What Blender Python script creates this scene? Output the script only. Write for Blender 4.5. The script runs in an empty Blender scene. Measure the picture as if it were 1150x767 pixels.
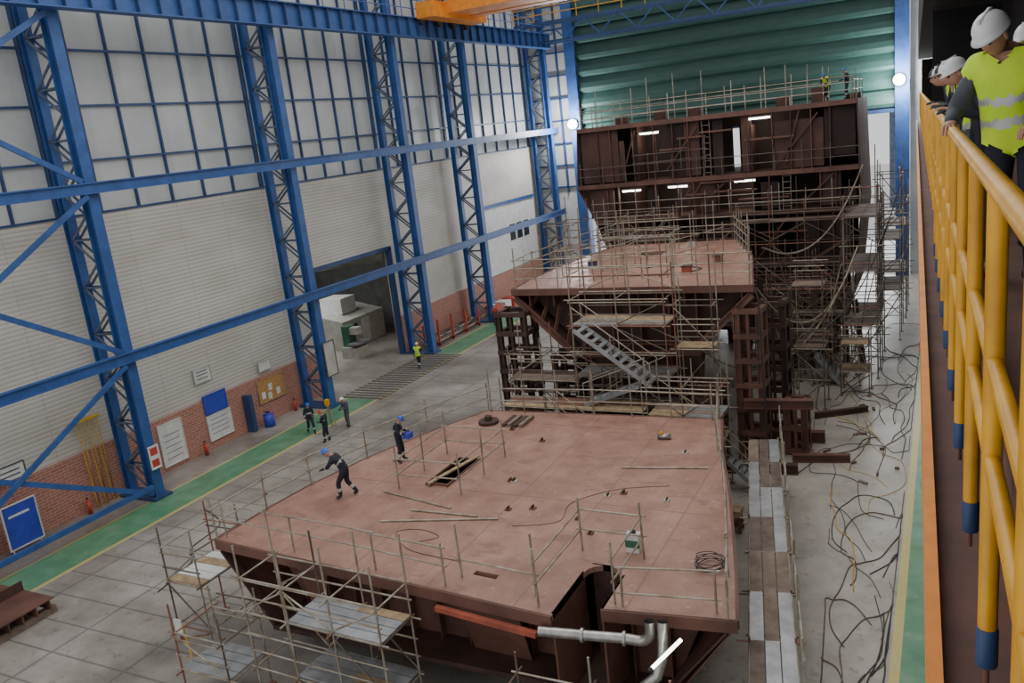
import bpy, bmesh, math, random
from mathutils import Vector, Matrix
from mathutils.geometry import tessellate_polygon
random.seed(7)
V=Vector
COL=bpy.context.scene.collection
# ------------------------------------------------------------ camera
H=14.5
yaw=math.radians(28);th=math.radians(13.8);ro=math.radians(6.56)
fh=V((-math.sin(yaw),math.cos(yaw),0));rr=V((math.cos(yaw),math.sin(yaw),0))
F=fh*math.cos(th)+V((0,0,-math.sin(th)));uu=fh*math.sin(th)+V((0,0,math.cos(th)))
Xc=rr*math.cos(ro)-uu*math.sin(ro);Yc=rr*math.sin(ro)+uu*math.cos(ro)
cam=bpy.data.objects.new('camera',bpy.data.cameras.new('camera'));COL.objects.link(cam)
m=Matrix((Xc,Yc,-F)).transposed().to_4x4();m.translation=V((0,0,H));cam.matrix_world=m
cam.data.lens=950/1150*36;cam.data.sensor_width=36;cam.data.clip_start=.05;cam.data.clip_end=600
bpy.context.scene.camera=cam
# ------------------------------------------------------------ materials
class NT:
    def __init__(s,name):
        s.m=bpy.data.materials.new(name);s.m.use_nodes=True;s.t=s.m.node_tree
        s.b=s.t.nodes['Principled BSDF']
        g=s.n('ShaderNodeNewGeometry');s.pos=g.outputs['Position']
        sx=s.n('ShaderNodeSeparateXYZ');s.l(s.pos,sx.inputs[0]);s.x,s.y,s.z=sx.outputs
    def n(s,t,**k):
        n=s.t.nodes.new(t)
        for a,b in k.items(): setattr(n,a,b)
        return n
    def l(s,a,b): s.t.links.new(a,b)
    def ma(s,op,a,b=None,c=None):
        n=s.n('ShaderNodeMath',operation=op)
        for i,v in enumerate((a,b,c)):
            if v is None: continue
            if isinstance(v,(int,float)): n.inputs[i].default_value=v
            else: s.l(v,n.inputs[i])
        return n.outputs[0]
    def noise(s,scale,detail=4,vec=None,rough=.6):
        n=s.n('ShaderNodeTexNoise');n.inputs['Scale'].default_value=scale;n.inputs['Detail'].default_value=detail
        n.inputs['Roughness'].default_value=rough
        s.l(vec or s.pos,n.inputs['Vector']);return n.outputs[0]
    def ramp(s,f,stops):
        n=s.n('ShaderNodeValToRGB');s.l(f,n.inputs[0]);e=n.color_ramp.elements
        while len(e)<len(stops): e.new(.5)
        for i,(p,c) in enumerate(stops): e[i].position=p;e[i].color=(*c,1)
        return n.outputs[0]
    def mix(s,f,a,b,bt='MIX'):
        n=s.n('ShaderNodeMix',data_type='RGBA',blend_type=bt)
        if isinstance(f,(int,float)): n.inputs[0].default_value=f
        else: s.l(f,n.inputs[0])
        for i,v in ((6,a),(7,b)):
            if isinstance(v,tuple): n.inputs[i].default_value=(*v,1)
            else: s.l(v,n.inputs[i])
        return n.outputs[2]
    def vec(s,x,y,z):
        n=s.n('ShaderNodeCombineXYZ')
        for i,v in enumerate((x,y,z)):
            if isinstance(v,(int,float)): n.inputs[i].default_value=v
            else: s.l(v,n.inputs[i])
        return n.outputs[0]
    def between(s,v,a,b): return s.ma('MULTIPLY',s.ma('GREATER_THAN',v,a),s.ma('LESS_THAN',v,b))
    def bump(s,h,st=.3,d=.02):
        n=s.n('ShaderNodeBump');n.inputs['Strength'].default_value=st;n.inputs['Distance'].default_value=d
        s.l(h,n.inputs['Height']);s.l(n.outputs[0],s.b.inputs['Normal'])
    def fin(s,c=None,rough=.6,metal=0,emis=None,es=0):
        if c is not None:
            if isinstance(c,tuple): s.b.inputs['Base Color'].default_value=(*c,1)
            else: s.l(c,s.b.inputs['Base Color'])
        if isinstance(rough,(int,float)): s.b.inputs['Roughness'].default_value=rough
        else: s.l(rough,s.b.inputs['Roughness'])
        s.b.inputs['Metallic'].default_value=metal
        if emis is not None:
            if isinstance(emis,tuple): s.b.inputs['Emission Color'].default_value=(*emis,1)
            else: s.l(emis,s.b.inputs['Emission Color'])
            s.b.inputs['Emission Strength'].default_value=es
        return s.m
def M(name,c1,c2=None,scale=3,rough=.6,metal=0,bump=0,lo=.35,hi=.65):
    t=NT(name)
    if c2 is None: c2=tuple(v*.75 for v in c1)
    f=t.noise(scale)
    c=t.ramp(f,[(lo,c1),(hi,c2)])
    if bump: t.bump(t.noise(scale*4),bump)
    return t.fin(c,rough,metal)
def EM(name,c,s):
    return NT(name).fin(c,.5,0,c,s)
mBlue=M('blue_paint',(.034,.105,.32),(.025,.075,.23),1.5,.5)
mBlueD=M('dark_blue_paint',(.03,.07,.18),(.022,.05,.13),1.5,.5)
mLace=M('lacing_grey_blue',(.13,.16,.22),(.06,.08,.13),2,.6)
mYel=M('yellow_paint',(.80,.40,.012),(.56,.26,.008),3,.42)
mOr=M('orange_paint',(.88,.30,.02),(.72,.22,.02),3,.45)
mTube=M('galvanised_tube',(.40,.37,.31),(.24,.18,.12),2.5,.45,.4)
mTubeD=M('weathered_tube',(.17,.13,.105),(.09,.06,.045),2.5,.6,.2)
mTubeR=M('red_tipped_tube',(.30,.12,.08),(.22,.10,.07),2.5,.5,.3)
mTubeY=M('yellow_tube',(.65,.42,.04),(.5,.3,.03),2,.5)
mAlu=M('aluminium_plank',(.42,.43,.44),(.28,.29,.30),2,.4,.5)
mWood=M('wood_plank',(.42,.31,.18),(.25,.17,.10),4,.8,bump=.2)
mPlk=M('dirty_plank',(.24,.18,.14),(.14,.10,.075),2,.8,bump=.2)
mDark=M('dark_primer_steel',(.080,.037,.028),(.038,.020,.016),1.2,.7,bump=.15)
mBrown=M('brown_primer_steel',(.165,.072,.050),(.09,.040,.030),.9,.6,bump=.15)
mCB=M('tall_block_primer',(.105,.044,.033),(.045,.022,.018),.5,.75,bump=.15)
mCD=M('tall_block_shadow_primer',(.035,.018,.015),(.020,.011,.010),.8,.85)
mRust=M('rust_steel',(.20,.085,.055),(.10,.045,.03),2,.75,bump=.2)
mRed=M('red_paint',(.50,.055,.03),(.36,.05,.03),2,.5)
mOxid=M('orange_red_primer',(.42,.10,.05),(.26,.06,.035),2,.6)
mBlack=M('black_rubber',(.03,.03,.032),None,3,.6)
mWhite=M('white_paint',(.70,.70,.68),(.58,.58,.56),2,.5)
mCream=M('cream_paint',(.50,.50,.44),(.38,.38,.33),2,.5)
mGreenM=M('green_machine_paint',(.05,.16,.10),None,2,.5)
mSilver=M('dull_silver_pipe',(.42,.41,.39),(.28,.27,.25),6,.33,.85)
mGlass=M('dark_glass',(.03,.04,.05),None,2,.1)
mSkin=M('skin',(.50,.27,.18),(.45,.23,.15),6,.5)
mNavy=M('navy_coverall',(.018,.020,.035),(.010,.012,.02),6,.85)
mGreyC=M('grey_clothing',(.10,.11,.13),(.06,.07,.08),6,.85)
mVest=M('hi_vis_fabric',(.66,.90,.03),(.52,.78,.02),5,.7)
mRefl=M('reflective_tape',(.50,.52,.50),(.42,.44,.42),8,.35,.3)
mHelB=M('blue_helmet',(.03,.12,.55),None,2,.3)
mHelW=M('white_helmet',(.80,.80,.80),(.72,.72,.72),2,.3)
mHelR=M('red_helmet',(.6,.04,.03),None,2,.3)
mBoard=M('blue_board',(.04,.07,.50),(.03,.05,.38),2,.5)
mCork=M('cork_board',(.50,.27,.09),(.36,.19,.07),8,.8)
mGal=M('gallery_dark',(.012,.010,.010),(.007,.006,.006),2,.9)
mGalF=M('gallery_brown',(.17,.075,.055),(.10,.048,.038),2,.7)
mLamp=EM('lamp_glow',(1,.98,.92),30)
mTubeL=EM('fluorescent_glow',(1,.97,.85),9)
mEye=M('dark_eye',(.02,.015,.01),None,3,.2)
def m_floor():
    t=NT('concrete_floor')
    n=t.noise(.35,8,rough=.7)
    c=t.ramp(n,[(.3,(.215,.195,.17)),(.5,(.33,.305,.27)),(.7,(.46,.43,.385))])
    st=t.ramp(t.noise(.16,6),[(.35,(.50,.47,.45)),(.6,(1,1,1))])
    c=t.mix(.9,c,st,'MULTIPLY')
    lt=t.ma('MULTIPLY',t.ma('GREATER_THAN',t.x,-9),.6)
    c=t.mix(lt,c,t.ramp(t.noise(.7,7,rough=.7),[(.3,(.30,.275,.235)),(.7,(.52,.485,.43))]))
    jy=t.ma('LESS_THAN',t.ma('ABSOLUTE',t.ma('SUBTRACT',t.ma('FRACT',t.ma('DIVIDE',t.y,1.35)),.5)),.028)
    jx=t.ma('LESS_THAN',t.ma('ABSOLUTE',t.ma('SUBTRACT',t.ma('FRACT',t.ma('DIVIDE',t.x,3.4)),.5)),.014)
    ar=t.between(t.x,-30,-19)
    j=t.ma('MULTIPLY',t.ma('MAXIMUM',t.ma('MULTIPLY',jx,ar),t.ma('MULTIPLY',jy,ar)),.6)
    c=t.mix(j,c,(.085,.077,.07))
    sp=t.ma('GREATER_THAN',t.noise(2.2,5),.62)
    c=t.mix(t.ma('MULTIPLY',sp,.35),c,(.11,.09,.07))
    gn=t.ramp(t.noise(1.1,6),[(.35,(.05,.21,.10)),(.7,(.13,.31,.18))])
    gap=t.ma('SUBTRACT',1,t.between(t.y,38.8,48.8))
    g=t.ma('MAXIMUM',t.ma('MULTIPLY',t.between(t.x,-32.3,-30.25),gap),t.between(t.x,-.95,.9))
    g=t.ma('MULTIPLY',g,t.ramp(t.noise(1.7,6),[(.25,(.45,.45,.45)),(.45,(.92,.92,.92))]))
    c=t.mix(g,c,gn)
    yl=t.ma('MAXIMUM',t.between(t.x,-30.28,-30.08),t.between(t.x,-1.2,-.95))
    yl=t.ma('MAXIMUM',yl,t.between(t.x,-32.42,-32.3))
    c=t.mix(t.ma('MULTIPLY',yl,.75),c,(.58,.50,.14))
    t.bump(t.noise(3,5),.1)
    return t.fin(c,.38)
def m_deck():
    t=NT('deck_primer')
    n=t.noise(.8,8,rough=.75)
    c=t.ramp(n,[(.3,(.25,.128,.094)),(.5,(.345,.186,.139)),(.7,(.43,.253,.195))])
    pl=t.ramp(t.noise(.25,3),[(.35,(.82,.80,.78)),(.65,(1.0,1.0,1.0))])
    c=t.mix(1,c,pl,'MULTIPLY')
    sp=t.ma('GREATER_THAN',t.noise(6,2),.70)
    c=t.mix(t.ma('MULTIPLY',sp,.4),c,(.55,.46,.39))
    st=t.ma('GREATER_THAN',t.noise(.5,6,t.vec(t.x,t.ma('ADD',t.y,40),0)),.58)
    c=t.mix(t.ma('MULTIPLY',st,.25),c,(.17,.085,.065))
    d2=t.ma('GREATER_THAN',t.noise(2.5,6,t.vec(t.ma('MULTIPLY',t.x,.4),t.y,9)),.61)
    c=t.mix(t.ma('MULTIPLY',d2,.4),c,(.15,.08,.06))
    wl=t.ma('LESS_THAN',t.ma('ABSOLUTE',t.ma('SUBTRACT',t.ma('FRACT',t.ma('DIVIDE',t.x,.65)),.5)),.03)
    wl=t.ma('MULTIPLY',wl,t.ma('GREATER_THAN',t.noise(.9,3,t.vec(t.x,t.y,3)),.5))
    c=t.mix(t.ma('MULTIPLY',wl,.3),c,(.20,.10,.08))
    jx=t.ma('LESS_THAN',t.ma('ABSOLUTE',t.ma('SUBTRACT',t.ma('FRACT',t.ma('DIVIDE',t.x,2.6)),.5)),.009)
    jy=t.ma('LESS_THAN',t.ma('ABSOLUTE',t.ma('SUBTRACT',t.ma('FRACT',t.ma('DIVIDE',t.y,6.1)),.5)),.005)
    c=t.mix(t.ma('MULTIPLY',t.ma('MAXIMUM',jx,jy),.55),c,(.16,.08,.06))
    return t.fin(c,t.ramp(t.noise(1.3,5),[(.3,(.30,)*3),(.7,(.55,)*3)]))
def m_brick():
    t=NT('red_brick')
    b=t.n('ShaderNodeTexBrick');t.l(t.vec(t.ma('ADD',t.x,t.y),t.z,0),b.inputs['Vector'])
    b.inputs['Scale'].default_value=1;b.inputs['Brick Width'].default_value=.42;b.inputs['Row Height'].default_value=.14
    b.inputs['Mortar Size'].default_value=.012
    b.inputs['Color1'].default_value=(.42,.17,.12,1);b.inputs['Color2'].default_value=(.34,.13,.095,1);b.inputs['Mortar'].default_value=(.45,.36,.31,1)
    return t.fin(b.outputs[0],.85)
def m_clad(pitch=.2,col=(.63,.605,.56),dark=(.50,.48,.445)):
    t=NT('profiled_sheet')
    s=t.ma('SINE',t.ma('MULTIPLY',t.z,2*math.pi/pitch))
    f=t.ma('MULTIPLY_ADD',s,.5,.5)
    c=t.ramp(f,[(.05,dark),(.35,col)])
    n=t.ramp(t.noise(.4,6,t.vec(t.x,t.ma('MULTIPLY',t.y,.6),t.ma('MULTIPLY',t.z,1.5))),[(.3,(.80,.785,.75)),(.7,(1,1,1))])
    c=t.mix(1,c,n,'MULTIPLY')
    j=t.ma('LESS_THAN',t.ma('FRACT',t.ma('DIVIDE',t.y,3.1)),.012)
    c=t.mix(t.ma('MULTIPLY',j,.5),c,(.3,.3,.3))
    t.bump(s,.2,.02)
    return t.fin(c,.6)
def m_win():
    t=NT('translucent_panel')
    n=t.noise(.3,4)
    c=t.ramp(n,[(.3,(.34,.352,.352)),(.7,(.46,.47,.465))])
    cell=t.n('ShaderNodeTexWhiteNoise');cell.noise_dimensions='2D'
    t.l(t.vec(t.ma('FLOOR',t.ma('DIVIDE',t.y,2.1)),t.ma('FLOOR',t.ma('DIVIDE',t.ma('SUBTRACT',t.z,13),2.4)),0),cell.inputs[0])
    c=t.mix(.9,c,t.ramp(cell.outputs[0],[(0,(.84,.85,.85)),(1,(1,1,1))]),'MULTIPLY')
    j=t.ma('LESS_THAN',t.ma('FRACT',t.ma('DIVIDE',t.z,.6)),.05)
    c=t.mix(t.ma('MULTIPLY',j,.2),c,(.3,.34,.36))
    return t.fin(c,.45,0,c,.12)  # faint emission in the panel colour imitates daylight from behind
def m_curtain():
    t=NT('green_curtain_fabric')
    c=t.ramp(t.noise(1,4,t.vec(t.x,t.ma('MULTIPLY',t.z,4),0)),[(.3,(.022,.070,.060)),(.7,(.032,.092,.080))])
    return t.fin(c,.6)
mFloor=m_floor();mDeck=m_deck();mBrick=m_brick();mClad=m_clad();mWin=m_win();mCur=m_curtain();mGrat=M('grating_steel',(.12,.11,.10),(.07,.065,.06),3,.6)
# ------------------------------------------------------------ mesh builder
class MB:
    def __init__(s): s.v=[];s.f=[];s.mi=[]
    def add(s,vs,fs,mi=0):
        b=len(s.v);s.v+=[V(x) for x in vs];s.f+=[[i+b for i in f] for f in fs];s.mi+=[mi]*len(fs);return s
    def box(s,x0,x1,y0,y1,z0,z1,mi=0):
        vs=[(x,y,z) for x in (x0,x1) for y in (y0,y1) for z in (z0,z1)]
        return s.add(vs,[(0,1,3,2),(4,6,7,5),(0,4,5,1),(2,3,7,6),(0,2,6,4),(1,5,7,3)],mi)
    def beam(s,p,q,w,h,up=(0,0,1),mi=0):
        p=V(p);q=V(q);d=(q-p).normalized();up=V(up)
        if abs(d.dot(up))>.98: up=V((0,1,0)) if abs(d.y)<.9 else V((1,0,0))
        a=d.cross(up).normalized();b=a.cross(d)
        vs=[e+a*(i*w/2)+b*(j*h/2) for e in (p,q) for i,j in ((-1,-1),(1,-1),(1,1),(-1,1))]
        return s.add(vs,[(3,2,1,0),(4,5,6,7),(0,1,5,4),(1,2,6,5),(2,3,7,6),(3,0,4,7)],mi)
    def ibeam(s,p,q,w,h,t=.03,up=(0,0,1),mi=0):
        p=V(p);q=V(q);d=(q-p).normalized();up=V(up)
        if abs(d.dot(up))>.98: up=V((0,1,0))
        a=d.cross(up).normalized();b=a.cross(d)
        s.beam(p,q,t,h,up,mi);s.beam(p+b*(h/2),q+b*(h/2),w,t,up,mi);s.beam(p-b*(h/2),q-b*(h/2),w,t,up,mi);return s
    def tube(s,p,q,r,n=8,r2=None,mi=0):
        p=V(p);q=V(q);r2=r if r2 is None else r2
        d=(q-p).normalized();a=d.orthogonal().normalized();b=d.cross(a)
        vs=[e+(a*math.cos(2*math.pi*i/n)+b*math.sin(2*math.pi*i/n))*R for e,R in ((p,r),(q,r2)) for i in range(n)]
        return s.add(vs,[(i,(i+1)%n,n+(i+1)%n,n+i) for i in range(n)]+[tuple(range(n))[::-1],tuple(range(n,2*n))],mi)
    def path(s,pts,r,n=8,mi=0):
        pts=[V(p) for p in pts];b0=len(s.v);fr=None
        for i,p in enumerate(pts):
            d=(pts[min(i+1,len(pts)-1)]-pts[max(i-1,0)]).normalized()
            if fr is None: fr=d.orthogonal().normalized()
            fr=(fr-d*fr.dot(d)).normalized();c=d.cross(fr)
            s.v+=[p+(fr*math.cos(2*math.pi*k/n)+c*math.sin(2*math.pi*k/n))*r for k in range(n)]
        for i in range(len(pts)-1):
            for k in range(n):
                s.f.append([b0+i*n+k,b0+i*n+(k+1)%n,b0+(i+1)*n+(k+1)%n,b0+(i+1)*n+k]);s.mi.append(mi)
        return s
    def plate(s,loops,z0,z1,mi=0):
        tri=tessellate_polygon([[V((x,y,0)) for x,y in l] for l in loops])
        flat=[p for l in loops for p in l];n=len(flat)
        s.add([(x,y,z1) for x,y in flat]+[(x,y,z0) for x,y in flat],[tuple(t) for t in tri]+[tuple(i+n for i in t[::-1]) for t in tri],mi)
        b=len(s.v)-2*n;k=0
        for l in loops:
            m_=len(l)
            for i in range(m_):
                s.f.append([b+k+i,b+k+(i+1)%m_,b+n+k+(i+1)%m_,b+n+k+i]);s.mi.append(mi)
            k+=m_
        return s
    def quad(s,a,b,c,d,t=.03,mi=0):
        a,b,c,d=map(V,(a,b,c,d));n=(b-a).cross(d-a).normalized()*t/2
        return s.add([a-n,b-n,c-n,d-n,a+n,b+n,c+n,d+n],[(3,2,1,0),(4,5,6,7),(0,1,5,4),(1,2,6,5),(2,3,7,6),(3,0,4,7)],mi)
    def obj(s,name,mats,parent=None,base=(0,0,0),smooth=False):
        base=V(base)
        me=bpy.data.meshes.new(name);me.from_pydata([v-base for v in s.v],[],s.f)
        if not isinstance(mats,(list,tuple)): mats=[mats]
        for mm in mats: me.materials.append(mm)
        for p,i in zip(me.polygons,s.mi): p.material_index=i
        bm=bmesh.new();bm.from_mesh(me);bmesh.ops.recalc_face_normals(bm,faces=bm.faces);bm.to_mesh(me);bm.free()
        if smooth:
            for p in me.polygons: p.use_smooth=True
        o=bpy.data.objects.new(name,me);COL.objects.link(o)
        if parent: o.parent=parent
        else: o.location=base
        return o
def tag(o,label,cat,group=None):
    o['label']=label;o['category']=cat
    if group:o['group']=group
    return o
def struct(o,kind='structure'): o['kind']=kind;return o
def empty(name,loc,label,cat,group=None):
    o=bpy.data.objects.new(name,None);o.empty_display_size=.3;o.location=V(loc);COL.objects.link(o)
    return tag(o,label,cat,group)
_u={}
def unit(mt):
    if mt.name not in _u:
        b=MB();b.tube((0,0,-.5),(0,0,.5),1,8);me=bpy.data.meshes.new('tube_'+mt.name);me.from_pydata(b.v,[],b.f);me.materials.append(mt)
        for p in me.polygons: p.use_smooth=len(p.vertices)==4
        _u[mt.name]=me
    return _u[mt.name]
_b={}
def unitb(mt):
    if mt.name not in _b:
        b=MB();b.box(-.5,.5,-.5,.5,-.5,.5);me=bpy.data.meshes.new('board_'+mt.name);me.from_pydata(b.v,[],b.f);me.materials.append(mt);_b[mt.name]=me
    return _b[mt.name]
def tube(e,name,p,q,r=.03,mt=None):
    p=V(p);q=V(q);o=bpy.data.objects.new(name,unit(mt or mTube));COL.objects.link(o)
    o.parent=e;o.location=(p+q)/2-e.location;o.rotation_mode='QUATERNION';o.rotation_quaternion=(q-p).to_track_quat('Z','Y')
    o.scale=(r,r,(q-p).length);return o
def board(e,name,p,q,w,t,mt):
    p=V(p);q=V(q);d=(q-p).normalized();a=d.cross(V((0,0,1))).normalized();b=a.cross(d)
    o=bpy.data.objects.new(name,unitb(mt));COL.objects.link(o);o.parent=e
    o.location=(p+q)/2-e.location;o.rotation_mode='QUATERNION'
    o.rotation_quaternion=Matrix((a,d,b)).transposed().to_quaternion();o.scale=(w,(q-p).length,t);return o
R=random.uniform
def guard(pts,label,h=1.1,step=2.2,group=None,rails=(.55,1.05),mt=None,r=.028,closed=False,ext=.25,name='guard_rail'):
    pts=[V(p) for p in pts]
    if closed: pts.append(pts[0])
    e=empty(name,pts[0],label,'guard rail',group)
    for a,b in zip(pts,pts[1:]):
        L=(b-a).length;n=max(1,round(L/step))
        for i in range(n):
            p=a.lerp(b,i/n);tube(e,'post',p,p+V((R(-.03,.03),R(-.03,.03),h+R(0,ext))),r,mt)
        for z in rails:
            d=(b-a).normalized()*.12
            tube(e,'rail',a+V((0,0,z+R(-.04,.04)))-d,b+V((0,0,z+R(-.04,.04)))+d,r*.9,mt)
    if not closed: tube(e,'post',pts[-1],pts[-1]+V((0,0,h+.1)),r,mt)
    return e
def scaffold(o,u,v,nu,nv,lu,lv,z1,levels,label,planks=(),z0=0,group='tube scaffold towers',brace=1,r=.028,rail=True,rise=(0,1.0),dk=.25,plist=None,ps=0):
    o=V((o[0],o[1],z0));u=V((*u,0)).normalized();v=V((*v,0)).normalized()
    e=empty('scaffold_tower',o,label,'scaffold',group)
    def tm(): 
        k=R(0,1);return mTubeD if k<dk else (mTubeR if k<dk+.08 else mTube)
    for i in range(nu+1):
        for j in range(nv+1):
            p=o+u*(i*lu)+v*(j*lv)
            tube(e,'standard',p,p+V((0,0,z1-z0+R(*rise))),r,tm())
            if z0<.1: board(e,'base_plate',p+V((-.1,0,.015)),p+V((.1,0,.015)),.2,.03,mTubeR)
    for z in levels:
        for j in range(nv+1):
            p=o+v*(j*lv)+V((0,0,z-z0+R(-.05,.05)));tube(e,'ledger',p-u*R(.1,.35),p+u*(nu*lu+R(.1,.4)),r*.9,tm())
        for i in range(nu+1):
            p=o+u*(i*lu)+V((0,0,z-z0+R(-.05,.05)));tube(e,'transom',p-v*R(.1,.3),p+v*(nv*lv+R(.1,.3)),r*.9,tm())
        if z in planks:
            nb=max(1,int(nv*lv/.32))
            for k in range(nb):
                for i in range(ps,nu):
                    a=o+v*((k+.5)*nv*lv/nb)+u*(i*lu)+V((0,0,z-z0+.06))
                    board(e,'plank',a,a+u*lu,nv*lv/nb*.92,.045,random.choice(plist or [mWood,mAlu,mAlu,mPlk]))
            if rail:
                for zz in (.5,1.0):
                    for j in (0,nv):
                        p=o+v*(j*lv)+V((0,0,z-z0+zz));tube(e,'guard_bar',p-u*.1,p+u*(nu*lu+.1),r*.9,tm())
    if brace:
        zs=[z0]+list(levels)
        for k,(a,b) in enumerate(zip(zs,zs[1:])):
            for i in (range(nu) if brace>1 else [k%nu]):
                for j in ((0,nv) if brace>1 else (0,)):
                    if brace>1 and R(0,1)<.25: continue
                    w=v*(j*lv)
                    p=o+w+u*(i*lu)+V((0,0,a-z0+.1));q=o+w+u*((i+1)*lu)+V((0,0,b-z0-.1))
                    if (k+i)%2:p,q=V((q.x,q.y,p.z)),V((p.x,p.y,q.z))
                    tube(e,'brace',p,q,r*.9,tm())
    return e
# ------------------------------------------------------------ setting
XL=-34.7
def sbox(name,mt,*b):
    return struct(MB().box(*b).obj(name,mt,base=((b[0]+b[1])/2,(b[2]+b[3])/2,b[4])))
sbox('floor',mFloor,-52,2.2,2,76,-.2,0)
mOut=M('outside_ground',(.70,.70,.68),(.6,.6,.6),.3,.8)
sbox('floor_outside',mOut,-90,60,76.2,190,-.25,-.05)
for k,(a,b) in enumerate(((6,40.2),(48.4,74.3))):
    sbox('trim_%d'%(k+1),mBrick,XL-.3,XL+.12,a,b,0,2.7)
    sbox('wall_left' if k==0 else 'wall_left.001',mClad,XL-.3,XL,a,b,2.7,13)
sbox('wall_left.002',mClad,XL-.3,XL,40.2,48.4,7.6,13)
cols=[12,24.5,37.3,48.9,58.2,73]
for k,(a,b) in enumerate(zip([2]+cols,cols+[74.3])):
    w=sbox('window_%d'%(k+1),mWin,XL-.25,XL-.1,a,b,13,27)
    fr=MB()
    n=max(1,round((b-a)/2.1))
    for i in range(n+1):
        y=a+.07+(b-a-.14)*i/n;fr.box(XL-.1,XL+.06,y-.045,y+.045,13,27)
    for z in (13.05,15.4,17.8,20.2,22.6,25,26.9): fr.box(XL-.1,XL+.05,a+.03,b-.03,z-.05,z+.05)
    fr.obj('window_frame',mBlueD,w,base=w.location)
def column(x0,x1,y,top,label,w=.5):
    base=(x1,y,0);e=empty('lattice_column',base,label,'steel column','lattice columns of the hall')
    MB().ibeam((x1,y,0),(x1,y,top),w,.45,.05,up=(1,0,0)).box(x1-.24,x1+.24,y-.06,y+.06,0,top).obj('chord',mBlue,e,base)
    MB().ibeam((x0,y,0),(x0,y,top),w*.8,.35,.05,up=(1,0,0)).obj('chord',mBlue,e,base)
    lc=MB();z=.5;s=0;st=1.05
    while z<top-st:
        a,b=(x0+.15,x1-.22) if s else (x1-.22,x0+.15)
        for dy in (-w*.35,w*.35):
            lc.beam((a,y+dy,z),(b,y+dy,z+st),.05,.10)
            if s: lc.beam((x0+.15,y+dy,z),(x1-.22,y+dy,z),.05,.08)
        z+=st;s=1-s
    lc.obj('lacing',mLace,e,base)
    MB().box(x0-.3,x1+.45,y-.5,y+.5,0,.12).obj('base_plate',mBlueD,e,base)
    return e
for y in cols:
    column(-34.1,-32.45,y,27,'tall blue steel lattice column standing along the side wall')
def lbeam(y0,y1,z,h,w,label,x=-32.05,mt=mBlue):
    o=MB().ibeam((x,y0,z),(x,y1,z),w,h,.06).obj('horizontal_girt',mt,base=(x,(y0+y1)/2,z));tag(o,label,'steel beam','longitudinal beams on the side wall')
for z in (6.8,14.2): lbeam(2,74,z,.42,.26,'long blue steel beam running along the lattice columns')
e=empty('crane_runway_beam',(-32,38,21.3),'deep blue crane runway girder carrying a walkway railing','steel beam')
b0=e.location
MB().ibeam((-31.6,2,21.9),(-31.6,73,21.9),.6,1.2,.06).obj('girder',mBlue,e,b0)
st=MB()
for i in range(58): st.box(-31.85,-31.35,3+i*1.2,3.04+i*1.2,21.3,22.5)
st.obj('stiffener',mBlueD,e,b0)
for i in range(36): tube(e,'railing_post',(-31.3,3+i*2,22.5),(-31.3,3+i*2,23.6),.03,mBlue)
for z in (23.05,23.6): tube(e,'railing_bar',(-31.3,3,z),(-31.3,73,z),.03,mBlue)
for za,zb in ((.4,6.5),(7.1,13.9),(14.5,21.2)):
    for s in (0,1):
        x=-32.14+.13*s
        a=(x,12.4,za if s else zb);b=(x,24.1,zb if s else za)
        tag(MB().beam(a,b,.10,.22).obj('diagonal_brace',mBlue,base=a),'blue diagonal steel brace between two lattice columns','steel brace','diagonal braces')
tag(MB().beam((-32.1,12.4,.7),(-32.1,24.1,.7),.16,.22).obj('horizontal_girt',mBlue,base=(-32.1,18,.7)),'low blue steel beam near the brick base','steel beam')
sbox('wall_back',mWin,XL,-29.9,74.3,74.6,8.5,27)
sbox('wall_back.001',mWhite,XL,-29.9,74.3,74.6,0,8.5)
sbox('wall_back.002',mWin,-2.6,2.2,74.3,74.6,0,27)
wf=MB()
for z in range(9,27,2): wf.box(XL,-30.35,74.1,74.3,z-.07,z+.07)
for x in (-33.2,-31.6): wf.box(x-.07,x+.07,74.1,74.3,8.5,27)
struct(wf.obj('trim_3',mBlueD))
for x,wd in ((-29.9,.8),(-3.1,.85)):
    tag(MB().box(x-wd/2,x+wd/2,73.2,74.2,0,27).box(x-wd/2-.08,x+wd/2+.08,73.1,73.2,0,27).obj('door_jamb_column',mBlue,base=(x,73.7,0)),'broad blue steel column beside the hangar opening','steel column')
zt=27;z0=13;cb=MB();pts=[];N=10
for i in range(N):
    z=z0+(zt-z0)*i/N;h_=(zt-z0)/N
    pts+=[(73.9,z),(73.55,z+.12*h_),(73.5,z+.3*h_),(73.62,z+.6*h_)]
pts.append((73.9,zt))
for (ya,za),(yb,zb) in zip(pts,pts[1:]): cb.quad((-29.5,ya,za),(-3.55,ya,za),(-3.55,yb,zb),(-29.5,yb,zb),.03)
cur=cb.obj('hangar_door_curtain',mCur,base=(-16.5,73.9,13));tag(cur,'dark green folded fabric hangar door raised halfway','hangar door')
MB().box(-29.5,-3.55,73.4,74,12.75,13.05).obj('bottom_bar',mBlueD,cur,(-16.5,73.9,13))
e=empty('end_truss_walkway',(-18,71.5,21.6),'dark blue lattice truss with yellow handrail above the hangar door','truss');b0=e.location
for y in (71,72.5):
    for z in (21.7,23.3): MB().beam((-34,y,z),(1,y,z),.2,.2).obj('chord',mBlueD,e,b0)
t=MB();x=-34;s=0
while x<0:
    t.beam((x,71,21.7 if s else 23.3),(x+1.6,71,23.3 if s else 21.7),.1,.1);x+=1.6;s=1-s
t.obj('lacing',mBlue,e,b0)
for i in range(18): tube(e,'railing_post',(-34+i*2,70.9,23.4),(-34+i*2,70.9,24.6),.04,mYel)
for z in (24,24.6): tube(e,'railing_bar',(-34,70.9,z),(1,70.9,z),.04,mYel)
e=empty('yard_crane',(-2,120,0),'distant grey-blue portal crane standing in the yard','crane');b0=e.location
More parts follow.
